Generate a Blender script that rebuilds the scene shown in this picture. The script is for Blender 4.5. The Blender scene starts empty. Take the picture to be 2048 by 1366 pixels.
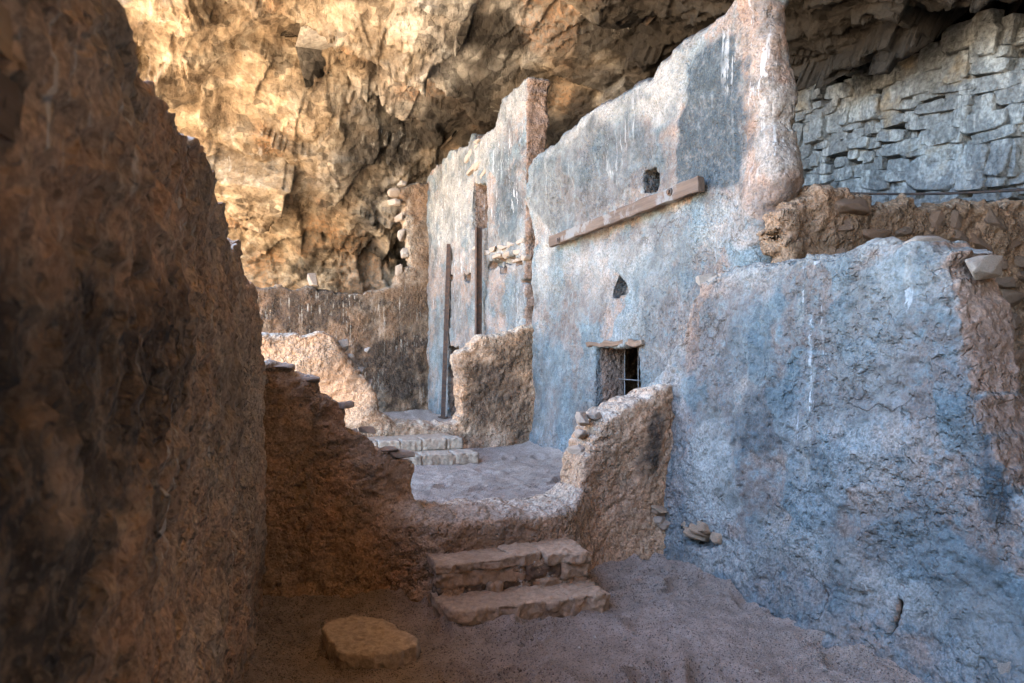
import bpy, bmesh, math, random
import numpy as np
from mathutils import Vector

# ------------------------------------------------------------------ camera, sky, sun, exposure
SC = bpy.context.scene
COL = SC.collection
CAM_Z = 1.45
YAW = math.radians(20.63)                       # the walls run along +Y; the camera looks 20.6 degrees to their right
cam_d = bpy.data.cameras.new('camera'); cam = bpy.data.objects.new('camera', cam_d); COL.objects.link(cam)
cam.location = (0, 0, CAM_Z); cam.rotation_euler = (math.radians(90), 0, -YAW)
cam_d.lens = 24.0; cam_d.sensor_width = 36.0
cam_d.shift_y = 17/2048.0
cam_d.clip_start = 0.02; cam_d.clip_end = 3000
cam_d.dof.use_dof = True; cam_d.dof.focus_distance = 5.0; cam_d.dof.aperture_fstop = 5.6
SC.camera = cam

SUN_EL = math.radians(71); SUN_AZ = math.radians(218)     # compass-like: 0 = +Y, 90 = +X
w = bpy.data.worlds.new('World'); SC.world = w; w.use_nodes = True
nt = w.node_tree
sky = nt.nodes.new('ShaderNodeTexSky'); sky.sky_type = 'NISHITA'; sky.sun_disc = False
sky.sun_elevation = SUN_EL; sky.sun_rotation = SUN_AZ; sky.ozone_density = 1.2; sky.air_density = 1.0; sky.dust_density = 0.0
nt.links.new(sky.outputs[0], nt.nodes['Background'].inputs[0]); nt.nodes['Background'].inputs[1].default_value = 0.15
sun_d = bpy.data.lights.new('sun', 'SUN'); sun_d.energy = 5.0; sun_d.angle = math.radians(0.53); sun_d.color = (1, 0.93, 0.82)
sun = bpy.data.objects.new('sun', sun_d); COL.objects.link(sun)
to_sun = Vector((math.sin(SUN_AZ)*math.cos(SUN_EL), math.cos(SUN_AZ)*math.cos(SUN_EL), math.sin(SUN_EL)))
sun.rotation_euler = (-to_sun).to_track_quat('-Z', 'Y').to_euler(); sun.location = to_sun*40
vs = SC.view_settings; vs.view_transform = 'Standard'; vs.look = 'None'; vs.gamma = 1.0; vs.exposure = 3.95; vs.use_curve_mapping = False
SC.render.engine = 'CYCLES'
cy = SC.cycles
cy.max_bounces = 4; cy.diffuse_bounces = 4; cy.glossy_bounces = 2; cy.use_denoising = True
try: cy.denoiser = 'OPENIMAGEDENOISE'; cy.denoising_prefilter = 'ACCURATE'
except Exception: pass
cy.caustics_reflective = False; cy.caustics_refractive = False
cy.use_adaptive_sampling = True; cy.adaptive_threshold = 0.012; cy.adaptive_min_samples = 32
cy.sample_clamp_indirect = 6.0
try:
    cy.use_guiding = True; cy.use_surface_guiding = True; cy.use_volume_guiding = False; cy.guiding_training_samples = 96
except Exception: pass

# ------------------------------------------------------------------ numpy noise
RS = np.random.RandomState(7)
PERM = np.tile(RS.permutation(256), 2)
GRAD = RS.normal(size=(256, 3)); GRAD /= np.linalg.norm(GRAD, axis=1)[:, None]
RND = RS.rand(256, 3)
PERM = PERM.astype(np.int32); GF = GRAD.astype(np.float32)
GX, GY, GZ = [np.ascontiguousarray(GF[:, k]) for k in range(3)]
def _idx(ix, iy, iz):
    return PERM[(PERM[(PERM[ix & 255] + iy) & 255] + iz) & 255]
def _gn(p):
    fl_ = np.floor(p); f = (p-fl_).astype(np.float32); i = fl_.astype(np.int32)
    x, y, z = np.ascontiguousarray(f[:, 0]), np.ascontiguousarray(f[:, 1]), np.ascontiguousarray(f[:, 2])
    u, v, w_ = [t*t*t*(t*(t*6-15)+10) for t in (x, y, z)]
    c = []
    for dx in (0, 1):
        hx = PERM[(i[:, 0]+dx) & 255]
        for dy in (0, 1):
            hy = PERM[(hx+i[:, 1]+dy) & 255]
            h0 = PERM[(hy+i[:, 2]) & 255]; h1 = PERM[(hy+i[:, 2]+1) & 255]
            k = (x-dx), (y-dy)
            a = k[0]*GX[h0]+k[1]*GY[h0]+z*GZ[h0]; b = k[0]*GX[h1]+k[1]*GY[h1]+(z-1)*GZ[h1]
            c.append(a+w_*(b-a))
    d0 = c[0]+v*(c[1]-c[0]); d1 = c[2]+v*(c[3]-c[2])
    return (d0+u*(d1-d0))*1.5
def gnoise(p):
    n = len(p)
    if n <= 12000: return _gn(p)
    r = np.empty(n, np.float32)
    for k in range(0, n, 8192): r[k:k+8192] = _gn(p[k:k+8192])
    return r
def fbm(p, octv=4, gain=0.5, lac=2.03):
    a = 1.0; s = 0; q = np.array(p, dtype=float)
    for k in range(octv):
        s = s + a*gnoise(q + 17.3*k); a *= gain; q = q*lac
    return s
def ridged(p, octv=3):
    a = 1.0; s = 0; q = np.array(p, dtype=float)
    for k in range(octv):
        s = s + a*(1-2*np.abs(gnoise(q+9.1*k))); a *= 0.5; q = q*2.1
    return s/1.75
def cells(p):
    n = len(p)
    if n <= 12000: return _cells(p)
    parts = [_cells(p[k:k+8192]) for k in range(0, n, 8192)]
    return tuple(np.concatenate([q[j] for q in parts]) for j in range(4))
def _cells(p):
    """cellular noise: distance to nearest, distance gap to the second, random vec and offset of the nearest cell"""
    i = np.floor(p).astype(np.int64); n = len(p)
    d1 = np.full(n, 9.0); d2 = np.full(n, 9.0); best = np.zeros(n, np.int64); off = np.zeros((n, 3))
    for dx in (-1, 0, 1):
        for dy in (-1, 0, 1):
            for dz in (-1, 0, 1):
                c = i + np.array([dx, dy, dz]); h = _idx(c[:, 0], c[:, 1], c[:, 2])
                v = p - (c + RND[h]); d = (v*v).sum(1)
                m = d < d1
                d2 = np.where(m, d1, np.minimum(d2, d))
                d1 = np.where(m, d, d1); best = np.where(m, h, best); off[m] = v[m]
    d1 = np.sqrt(d1); d2 = np.sqrt(d2)
    return d1, d2-d1, best, off
def facets(p, tilt=0.7):
    """broken-rock height: each cell its own level and tilted plane"""
    d1, gap, h, off = cells(p)
    t = GRAD[(h*7+3) & 255]
    return (RND[h, 0]-0.5) + tilt*np.einsum('ij,ij->i', off, t), gap
def _shards(p, tilt, sharp):
    i = np.floor(p).astype(np.int64); r = np.full(len(p), -9.0)
    for dx in (-1, 0, 1):
        for dy in (-1, 0, 1):
            for dz in (-1, 0, 1):
                c = i + np.array([dx, dy, dz]); h = _idx(c[:, 0], c[:, 1], c[:, 2])
                v = p - (c + RND[h]); t = GRAD[(h*7+3) & 255]
                r = np.maximum(r, 0.9*RND[h, 1] + tilt*(v*t).sum(1) - sharp*np.abs(v).max(1)*1.3)
    return r
def shards(p, tilt=0.6, sharp=0.9):
    """angular rock: the upper envelope of many tilted pyramids (flat faces meeting in sharp edges)"""
    return np.concatenate([_shards(p[k:k+8192], tilt, sharp) for k in range(0, len(p), 8192)])
def sstep(a, b, x):
    t = np.clip((x-a)/(b-a), 0, 1); return t*t*(3-2*t)

# ------------------------------------------------------------------ photograph pixel -> point on a real plane
F_PX = 24/36*2048
CX_, SX_ = math.cos(YAW), math.sin(YAW)
def ray(px, py):
    a = (px-1024)/F_PX; b = (700-py)/F_PX
    return np.array([CX_*a+SX_, -SX_*a+CX_, b])
def hit(px, py, p0, n):
    d = ray(px, py); o = np.array([0, 0, CAM_Z]); n = np.array(n, float)
    return o + d*(np.dot(np.array(p0)-o, n)/np.dot(d, n))

# ------------------------------------------------------------------ mesh helpers
def new_obj(name, me, mat=None, parent=None, loc=None):
    o = bpy.data.objects.new(name, me); COL.objects.link(o)
    if mat is not None and me is not None and not me.materials: me.materials.append(mat)
    if loc is not None: o.location = loc
    if parent is not None: o.parent = parent
    return o
def tag(o, label=None, cat=None, group=None, kind=None):
    if label: o['label'] = label
    if cat: o['category'] = cat
    if group: o['group'] = group
    if kind: o['kind'] = kind
    return o
def quad_mesh(name, co, quads, smooth=True):
    me = bpy.data.meshes.new(name)
    me.vertices.add(len(co)); me.vertices.foreach_set('co', np.ascontiguousarray(co, np.float32).ravel())
    nq = len(quads)
    me.loops.add(nq*4); me.loops.foreach_set('vertex_index', np.ascontiguousarray(quads, np.int32).ravel())
    me.polygons.add(nq); me.polygons.foreach_set('loop_start', np.arange(0, nq*4, 4, dtype=np.int32))
    if smooth: me.polygons.foreach_set('use_smooth', np.ones(nq, bool))
    else: me.polygons.foreach_set('use_smooth', np.zeros(nq, bool))
    me.update(calc_edges=True)
    return me
def vnormals(co, quads):
    a = co[quads[:, 2]]-co[quads[:, 0]]; b = co[quads[:, 3]]-co[quads[:, 1]]
    fn = np.cross(a, b); N = np.zeros_like(co)
    for k in range(4):
        for c in range(3):
            N[:, c] += np.bincount(quads[:, k], fn[:, c], len(co))
    return N/np.maximum(np.linalg.norm(N, axis=1), 1e-12)[:, None]
def set_mask(me, m):
    at = me.attributes.new('mask', 'FLOAT_COLOR', 'POINT')
    at.data.foreach_set('color', np.ascontiguousarray(np.clip(m, 0, 1), np.float32).ravel())
def surface_nets(S, org, h):
    """naive surface nets of a sampled distance field; org = world-local corner"""
    ins = S < 0
    nx, ny, nz = S.shape
    cnt = np.zeros((nx-1, ny-1, nz-1), np.int8)
    corners = [(a, b, c) for a in (0, 1) for b in (0, 1) for c in (0, 1)]
    for a, b, c in corners: cnt += ins[a:nx-1+a, b:ny-1+b, c:nz-1+c]
    act = (cnt > 0) & (cnt < 8)
    I, J, K = np.nonzero(act); n = len(I)
    vid = np.full(act.shape, -1, np.int64); vid[I, J, K] = np.arange(n)
    pos = np.zeros((n, 3)); num = np.zeros(n)
    for a, b, c in corners:
        for ax in range(3):
            if (a, b, c)[ax]: continue
            e = [a, b, c]; e[ax] = 1
            s0 = S[I+a, J+b, K+c]; s1 = S[I+e[0], J+e[1], K+e[2]]
            m = (s0 < 0) != (s1 < 0)
            t = np.where(m, s0/np.where(m, s0-s1, 1), 0)
            base = np.array([a, b, c], float)
            P = np.tile(base, (n, 1)); P[:, ax] += t
            pos += P*m[:, None]; num += m
    pos = (pos/num[:, None] + np.stack([I, J, K], 1))*h + np.array(org)
    quads = []
    for ax in range(3):
        sl0 = [slice(None)]*3; sl1 = [slice(None)]*3
        sl0[ax] = slice(0, -1); sl1[ax] = slice(1, None)
        A = ins[tuple(sl0)]; B = ins[tuple(sl1)]
        for sgn in (0, 1):
            m = (A & ~B) if sgn == 0 else (~A & B)
            i, j, k = np.nonzero(m); ijk = [i, j, k]
            o1, o2 = (ax+1) % 3, (ax+2) % 3
            ok = (ijk[o1] > 0) & (ijk[o2] > 0) & (ijk[o1] < S.shape[o1]-1) & (ijk[o2] < S.shape[o2]-1)
            ijk = [q[ok] for q in ijk]
            def at(d1, d2):
                q = [x.copy() for x in ijk]; q[o1] -= d1; q[o2] -= d2
                return vid[q[0], q[1], q[2]]
            v = np.stack([at(1, 1), at(0, 1), at(0, 0), at(1, 0)], 1)
            if sgn == 1: v = v[:, ::-1]
            quads.append(v)
    return pos, np.concatenate(quads)
def poly_sdf(poly, s, z):
    P = np.array(poly, float); d = np.full(s.shape, 1e9); inside = np.zeros(s.shape, bool)
    for k in range(len(P)):
        a = P[k]; b = P[(k+1) % len(P)]; e = b-a
        ws, wz = s-a[0], z-a[1]
        t = np.clip((ws*e[0]+wz*e[1])/max(e.dot(e), 1e-12), 0, 1)
        d = np.minimum(d, (ws-t*e[0])**2+(wz-t*e[1])**2)
        c = (a[1] > z) != (b[1] > z)
        xs = a[0] + (z-a[1])*e[0]/(e[1] if abs(e[1]) > 1e-12 else 1e-12)
        inside ^= c & (s < xs)
    d = np.sqrt(d)
    return np.where(inside, -d, d)

# ------------------------------------------------------------------ node helpers / materials
class NB:
    def __init__(s, name):
        s.m = bpy.data.materials.new(name); s.m.use_nodes = True; s.t = s.m.node_tree; s.n = s.t.nodes; s.l = s.t.links
        s.b = s.n['Principled BSDF']; s.b.inputs['Roughness'].default_value = 0.92
        s.b.inputs['Specular IOR Level'].default_value = 0.25
        s.co = s.n.new('ShaderNodeTexCoord').outputs['Object']
    def node(s, t, **kw):
        x = s.n.new(t)
        for k, v in kw.items(): setattr(x, k, v)
        return x
    def put(s, sock, v):
        if isinstance(v, bpy.types.NodeSocket): s.l.new(v, sock)
        elif isinstance(v, (tuple, list)) and sock.type == 'RGBA' and len(v) == 3: sock.default_value = (*v, 1)
        else: sock.default_value = v
    def mapv(s, scale, rot=(0, 0, 0), loc=(0, 0, 0)):
        x = s.node('ShaderNodeMapping'); s.l.new(s.co, x.inputs[0]); x.inputs['Scale'].default_value = scale
        x.inputs['Rotation'].default_value = rot; x.inputs['Location'].default_value = loc
        return x.outputs[0]
    def noise(s, scale, detail=6, rough=0.6, vec=None, dist=0.0):
        x = s.node('ShaderNodeTexNoise'); s.l.new(vec or s.co, x.inputs['Vector']); x.inputs['Scale'].default_value = scale
        x.inputs['Detail'].default_value = detail; x.inputs['Roughness'].default_value = rough; x.inputs['Distortion'].default_value = dist
        return x.outputs['Fac']
    def voro(s, scale, feature='F1', vec=None, out='Distance', rnd=1.0):
        x = s.node('ShaderNodeTexVoronoi', feature=feature); s.l.new(vec or s.co, x.inputs['Vector']); x.inputs['Scale'].default_value = scale
        x.inputs['Randomness'].default_value = rnd
        return x.outputs[out]
    def rng(s, v, a, b, c=0.0, d=1.0, smooth=True):
        x = s.node('ShaderNodeMapRange', interpolation_type='SMOOTHSTEP' if smooth else 'LINEAR')
        s.put(x.inputs[0], v)
        for k, q in zip((1, 2, 3, 4), (a, b, c, d)): x.inputs[k].default_value = q
        return x.outputs[0]
    def math(s, op, a, b=0.0, clamp=False):
        x = s.node('ShaderNodeMath', operation=op, use_clamp=clamp); s.put(x.inputs[0], a); s.put(x.inputs[1], b); return x.outputs[0]
    def mix(s, f, a, b, mode='MIX'):
        x = s.node('ShaderNodeMix', data_type='RGBA', blend_type=mode); s.put(x.inputs[0], f); s.put(x.inputs[6], a); s.put(x.inputs[7], b); return x.outputs[2]
    def mask(s):
        a = s.node('ShaderNodeAttribute', attribute_name='mask'); c = s.node('ShaderNodeSeparateColor')
        s.l.new(a.outputs['Color'], c.inputs[0])
        return c.outputs[0], c.outputs[1], c.outputs[2], a.outputs['Alpha']
    def bump(s, h, strength, dist, prev=None):
        x = s.node('ShaderNodeBump'); s.put(x.inputs['Height'], h); x.inputs['Strength'].default_value = strength; x.inputs['Distance'].default_value = dist
        if prev: s.l.new(prev, x.inputs['Normal'])
        return x.outputs[0]
    def out(s, col, normal=None):
        s.put(s.b.inputs['Base Color'], col)
        if normal: s.l.new(normal, s.b.inputs['Normal'])
        return s.m

def plaster(name, c1, c2, cdark, cpale, cpink, crack=0.5, drip_col=(0.62, 0.6, 0.55), grain=1.0, drip=0.6):
    """mud plaster: mask R dark soot / grey patches / painted shade, G pale, B pink patches / painted light tone, A streaks"""
    b = NB(name); R, G, B, A = b.mask()
    big = b.noise(2.2, 4, 0.62); mid = b.noise(13, 5, 0.68); fine = b.noise(62, 3, 0.72)
    col = b.mix(b.rng(big, 0.35, 0.65), c1, c2)
    col = b.mix(b.math('MULTIPLY', B, b.rng(b.math('ADD', mid, b.math('MULTIPLY', b.rng(B, 0.9, 1.0), 0.4)), 0.3, 0.6), True), col, cpink)
    pf = b.math('MULTIPLY', G, b.rng(b.math('ADD', mid, b.math('MULTIPLY', G, 0.25)), 0.4, 0.68), True)
    col = b.mix(pf, col, cpale)
    df = b.math('MULTIPLY', R, b.rng(b.math('ADD', b.math('ADD', b.math('MULTIPLY', mid, 0.5), b.math('MULTIPLY', fine, 0.5)), b.math('MULTIPLY', R, 0.12)), 0.44, 0.64), True)
    col = b.mix(df, col, cdark)
    # light and dark specks of grit, hue drift
    sp = b.voro(95, 'F1', out='Color'); sps = b.node('ShaderNodeSeparateColor'); b.l.new(sp, sps.inputs[0])
    col = b.mix(b.rng(sps.outputs[0], 0.86, 0.95, 0, 0.14), col, cpale)
    col = b.mix(b.rng(sps.outputs[1], 0.84, 0.95, 0, 0.35), col, cdark)
    col = b.mix(0.7, col, b.mix(b.rng(fine, 0.34, 0.66), (0.52, 0.49, 0.47), (1.36, 1.36, 1.35)), 'MULTIPLY')
    col = b.mix(0.6, col, b.mix(b.rng(b.noise(5, 5, 0.7), 0.3, 0.7), (0.66, 0.63, 0.6), (1.28, 1.28, 1.27)), 'MULTIPLY')
    # vertical run marks
    sv = b.mapv((26, 26, 1.1)); s1 = b.noise(1.0, 4, 0.55, sv, 0.35); s2 = b.noise(1.7, 6, 0.6)
    st = b.math('MULTIPLY', b.math('MULTIPLY', b.rng(s1, 0.57, 0.65), b.rng(s2, 0.40, 0.56)), A, True)
    col = b.mix(b.math('MULTIPLY', st, drip), col, drip_col)
    # cracks
    cv = b.node('ShaderNodeVectorMath', operation='ADD'); b.l.new(b.co, cv.inputs[0])
    nz = b.node('ShaderNodeTexNoise'); nz.inputs['Scale'].default_value = 5; nz.inputs['Detail'].default_value = 5; b.l.new(b.co, nz.inputs['Vector'])
    sc_ = b.node('ShaderNodeVectorMath', operation='SCALE'); b.l.new(nz.outputs['Color'], sc_.inputs[0]); sc_.inputs['Scale'].default_value = 0.35
    b.l.new(sc_.outputs[0], cv.inputs[1])
    cr = b.voro(4.2, 'DISTANCE_TO_EDGE', cv.outputs[0]); crm = b.rng(b.noise(1.8, 4, 0.5), 0.56, 0.66)
    crk = b.math('MULTIPLY', b.rng(cr, 0.008, 0.03, 1, 0), crm, True)
    col = b.mix(b.math('MULTIPLY', crk, crack), col, (0.05, 0.032, 0.02))
    rf = b.rng(b.noise(1.6, 3, 0.55), 0.40, 0.60, 0.30, 1.0)                     # hand-smoothed and rough areas
    lump = b.noise(24, 2, 0.55); pitn = b.rng(b.noise(31, 1, 0.5), 0.56, 0.70)
    h = b.math('SUBTRACT', b.math('ADD', b.math('MULTIPLY', mid, 0.30), b.math('MULTIPLY', lump, 0.75)), b.math('MULTIPLY', pitn, 0.35))
    h = b.math('MULTIPLY', h, rf)
    h = b.math('SUBTRACT', h, b.math('MULTIPLY', crk, 0.35*crack))
    n1 = b.bump(h, 1.0*grain, 0.045)
    n2 = b.bump(fine, 0.35*grain, 0.012, n1)
    return b.out(col, n2)

M_MAIN = plaster('plaster_grey_sky_tint', (0.172, 0.180, 0.175), (0.124, 0.155, 0.163), (0.042, 0.054, 0.061), (0.255, 0.242, 0.215), (0.245, 0.162, 0.118), drip_col=(0.55, 0.545, 0.52))  # bluish sky light is mixed into this grey base
M_LEFT = plaster('plaster_brown', (0.43, 0.31, 0.215), (0.35, 0.25, 0.172), (0.060, 0.048, 0.040), (0.56, 0.43, 0.32), (0.48, 0.27, 0.16), drip_col=(0.66, 0.58, 0.48), drip=0.85)
M_CROSS = plaster('plaster_earth', (0.42, 0.265, 0.16), (0.35, 0.22, 0.132), (0.070, 0.048, 0.034), (0.44, 0.365, 0.29), (0.52, 0.28, 0.155))
M_END = plaster('plaster_shade_dark', (0.19, 0.118, 0.07), (0.15, 0.095, 0.058), (0.045, 0.031, 0.022), (0.36, 0.29, 0.215), (0.27, 0.16, 0.095), drip_col=(0.5, 0.44, 0.36))  # shade of the walls turned from the light is in this base
M_FAR = plaster('plaster_far_brown', (0.27, 0.165, 0.098), (0.22, 0.137, 0.082), (0.070, 0.046, 0.031), (0.50, 0.41, 0.31), (0.58, 0.34, 0.19))  # last colour holds warm bounced light for the far cross wall
def m_stone(name, c1, c2, c3, scale=6.0, bump=0.6):
    b = NB(name)
    oi = b.node('ShaderNodeObjectInfo')
    col = b.mix(b.rng(b.noise(scale, 8, 0.65), 0.33, 0.67), c1, c2)
    col = b.mix(b.rng(oi.outputs['Random'], 0.0, 1.0, 0.0, 0.75, False), col, c3)
    col = b.mix(0.6, col, b.mix(b.rng(b.noise(scale*6, 5, 0.7), 0.3, 0.7), (0.55, 0.54, 0.52), (1.3, 1.3, 1.28)), 'MULTIPLY')
    n1 = b.bump(b.noise(scale*3, 9, 0.7), bump, 0.03)
    return b.out(col, b.bump(b.noise(scale*22, 3, 0.7), 0.4, 0.006, n1))
M_STONE = m_stone('masonry_stone', (0.17, 0.115, 0.078), (0.125, 0.083, 0.057), (0.17, 0.098, 0.06))  # tone lowered to hold the rubble wall's shade
M_SLAB = m_stone('step_stone', (0.46, 0.32, 0.215), (0.37, 0.25, 0.165), (0.42, 0.265, 0.165))
def m_block():
    b = NB('grey_rock_block'); b.co = b.node('ShaderNodeNewGeometry').outputs['Position']
    oi = b.node('ShaderNodeObjectInfo')
    col = b.mix(b.rng(b.noise(4, 5, 0.65), 0.35, 0.65), (0.29, 0.305, 0.30), (0.20, 0.21, 0.21))
    col = b.mix(b.rng(oi.outputs['Random'], 0.0, 1.0, 0.0, 0.6, False), col, (0.13, 0.13, 0.125))
    col = b.mix(b.rng(b.noise(1.0, 5, 0.65, b.mapv((4, 4, 1.4)), 0.8), 0.50, 0.62, 0, 0.8), col, (0.44, 0.445, 0.42))
    col = b.mix(b.rng(b.noise(1.5, 5, 0.6), 0.55, 0.68, 0, 0.8), col, (0.30, 0.24, 0.16))
    col = b.mix(0.7, col, b.mix(b.rng(b.noise(22, 5, 0.7), 0.3, 0.7), (0.45, 0.44, 0.43), (1.4, 1.4, 1.4)), 'MULTIPLY')
    n1 = b.bump(b.noise(7, 6, 0.7), 1.0, 0.08)
    return b.out(col, b.bump(b.voro(16, 'F1'), 0.7, 0.03, n1))
M_BLOCK = m_block()
M_PALE = m_stone('pale_stone', (0.36, 0.305, 0.255), (0.29, 0.235, 0.19), (0.34, 0.255, 0.19))
M_MORTAR = m_stone('mortar', (0.40, 0.31, 0.23), (0.33, 0.25, 0.18), (0.38, 0.27, 0.19), 9)
M_ROCK2 = m_stone('sandstone', (0.42, 0.315, 0.235), (0.35, 0.26, 0.19), (0.39, 0.285, 0.21), 5)

M_FLAT = m_stone('pale_sandstone', (0.52, 0.40, 0.30), (0.44, 0.33, 0.245), (0.50, 0.37, 0.27), 5)
M_STEP2 = m_stone('far_step_stone', (0.40, 0.315, 0.235), (0.32, 0.25, 0.19), (0.37, 0.275, 0.20))
def m_sand():
    b = NB('sand')
    mid = b.noise(7, 5, 0.6); fine = b.noise(90, 4, 0.7)
    col = b.mix(b.rng(b.noise(1.3, 5, 0.6), 0.35, 0.65), (0.45, 0.345, 0.275), (0.38, 0.29, 0.225))
    col = b.mix(0.6, col, b.mix(b.rng(mid, 0.3, 0.7), (0.7, 0.68, 0.66), (1.22, 1.22, 1.22)), 'MULTIPLY')
    v = b.node('ShaderNodeTexVoronoi'); b.l.new(b.co, v.inputs['Vector']); v.inputs['Scale'].default_value = 170
    cs = b.node('ShaderNodeSeparateColor'); b.l.new(v.outputs['Color'], cs.inputs[0])
    col = b.mix(b.rng(cs.outputs[0], 0.8, 0.95, 0, 0.7), col, (0.46, 0.38, 0.33))
    col = b.mix(b.rng(cs.outputs[1], 0.75, 0.95, 0, 0.8), col, (0.085, 0.06, 0.048))
    n1 = b.bump(b.math('ADD', mid, b.math('MULTIPLY', b.noise(22, 6, 0.65), 0.7)), 0.9, 0.035)
    n2 = b.bump(b.math('ADD', fine, b.math('SUBTRACT', 1.0, v.outputs['Distance'])), 0.9, 0.011, n1)
    return b.out(col, n2)
M_SAND = m_sand()

def m_ground():
    b = NB('desert_ground')
    col = b.mix(b.rng(b.noise(0.35, 8, 0.65), 0.35, 0.65), (0.47, 0.365, 0.255), (0.43, 0.335, 0.235))
    col = b.mix(b.rng(b.noise(3, 8, 0.7), 0.5, 0.7), col, (0.36, 0.245, 0.145))
    return b.out(col, b.bump(b.noise(4, 9, 0.7), 0.8, 0.1))
M_GROUND = m_ground()

def m_cave():
    """mask R soot plus painted shade toward the back, G grey (back wall), B iron red, A white mineral streaks"""
    b = NB('cave_rock_stone'); R, G, B, A = b.mask()
    big = b.noise(0.5, 4, 0.62); mid = b.noise(2.6, 6, 0.66, None, 0.4); fine = b.noise(14, 5, 0.7)
    col = b.mix(b.rng(big, 0.36, 0.64), (0.315, 0.232, 0.148), (0.265, 0.195, 0.125))
    col = b.mix(b.rng(mid, 0.46, 0.72), col, (0.44, 0.37, 0.275))
    col = b.mix(b.rng(mid, 0.48, 0.28), col, (0.14, 0.095, 0.058))
    gcol = b.mix(b.rng(mid, 0.35, 0.65), (0.27, 0.265, 0.25), (0.44, 0.43, 0.40))
    col = b.mix(G, col, gcol)
    col = b.mix(b.math('MULTIPLY', B, b.rng(fine, 0.35, 0.6), True), col, (0.36, 0.16, 0.055))
    lay = b.noise(1.0, 7, 0.6, b.mapv((5.0, 1.0, 3.2), (0.0, 0.55, 0.12)), 0.5)
    col = b.mix(0.5, col, b.mix(b.rng(lay, 0.35, 0.65), (0.64, 0.61, 0.58), (1.25, 1.25, 1.22)), 'MULTIPLY')
    col = b.mix(0.55, col, b.mix(b.rng(fine, 0.3, 0.7), (0.55, 0.52, 0.5), (1.32, 1.32, 1.3)), 'MULTIPLY')
    col = b.mix(b.math('MULTIPLY', R, b.rng(b.math('ADD', mid, b.math('MULTIPLY', R, 0.35)), 0.42, 0.66), True), col, (0.035, 0.028, 0.021))
    st = b.math('MULTIPLY', b.math('MULTIPLY', b.rng(b.noise(1.0, 5, 0.6, b.mapv((9, 9, 0.9)), 0.6), 0.55, 0.7), b.rng(b.noise(1.1, 5, 0.6), 0.45, 0.62)), A, True)
    col = b.mix(b.math('MULTIPLY', st, 0.7), col, (0.62, 0.58, 0.5))
    def facet(scale, sc3, k):
        """broken faces: every cell is a plane with its own tilt"""
        vv = b.mapv(sc3, (0.1, 0.6, 0.15)); v = b.node('ShaderNodeTexVoronoi'); b.l.new(vv, v.inputs['Vector']); v.inputs['Scale'].default_value = scale
        df_ = b.node('ShaderNodeVectorMath', operation='SUBTRACT'); b.l.new(vv, df_.inputs[0]); b.l.new(v.outputs['Position'], df_.inputs[1])
        c_ = b.node('ShaderNodeVectorMath', operation='SUBTRACT'); b.l.new(v.outputs['Color'], c_.inputs[0]); c_.inputs[1].default_value = (0.5, 0.5, 0.5)
        dt = b.node('ShaderNodeVectorMath', operation='DOT_PRODUCT'); b.l.new(df_.outputs[0], dt.inputs[0]); b.l.new(c_.outputs[0], dt.inputs[1])
        return b.math('MULTIPLY', dt.outputs['Value'], k), v.outputs['Color']
    fa, ca_ = facet(2.2, (1, 0.7, 1.6), 1.0); fb, cb_ = facet(6.5, (1, 0.75, 1.5), 1.0)
    sepc = b.node('ShaderNodeSeparateColor'); b.l.new(cb_, sepc.inputs[0])
    col = b.mix(0.55, col, b.mix(sepc.outputs[0], (0.55, 0.53, 0.51), (1.4, 1.38, 1.35)), 'MULTIPLY')
    h = b.math('ADD', b.math('ADD', fa, fb), b.math('ADD', b.math('MULTIPLY', fine, 0.05), b.math('MULTIPLY', lay, 0.06)))
    n1 = b.bump(h, 1.0, 0.60)
    n2 = b.bump(b.math('ADD', b.noise(45, 4, 0.7), b.math('MULTIPLY', b.voro(9, 'F1'), 0.8)), 0.6, 0.03, n1)
    return b.out(col, n2)
M_CAVE = m_cave()

def m_wood(name, c1, c2, c3):
    b = NB(name); v = b.mapv((30, 1.3, 30))
    g = b.noise(1.0, 7, 0.65, v, 0.3)
    col = b.mix(b.rng(g, 0.35, 0.65), c1, c2)
    col = b.mix(b.rng(b.noise(4, 6, 0.65), 0.52, 0.62), col, c3)
    return b.out(col, b.bump(g, 0.7, 0.01))
M_WOOD = m_wood('weathered_wood', (0.125, 0.087, 0.064), (0.08, 0.056, 0.043), (0.155, 0.145, 0.135))
M_WOODL = m_wood('old_timber', (0.19, 0.12, 0.078), (0.12, 0.075, 0.05), (0.24, 0.18, 0.13))
M_STUB = m_wood('tan_timber', (0.46, 0.29, 0.16), (0.34, 0.21, 0.115), (0.40, 0.27, 0.17))
def m_metal(name, col, rust):
    b = NB(name); c = b.mix(b.rng(b.noise(18, 7, 0.7), 0.4, 0.65), col, rust)
    b.b.inputs['Roughness'].default_value = 0.7; b.b.inputs['Metallic'].default_value = 0.25
    return b.out(c, b.bump(b.noise(60, 5, 0.6), 0.3, 0.004))
M_STEEL = m_metal('rusted_steel', (0.055, 0.04, 0.034), (0.11, 0.06, 0.038))
M_GALV = m_metal('grey_iron', (0.13, 0.135, 0.14), (0.09, 0.075, 0.065))
M_BOLT = m_metal('dark_bolt', (0.07, 0.06, 0.055), (0.12, 0.07, 0.045))

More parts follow.
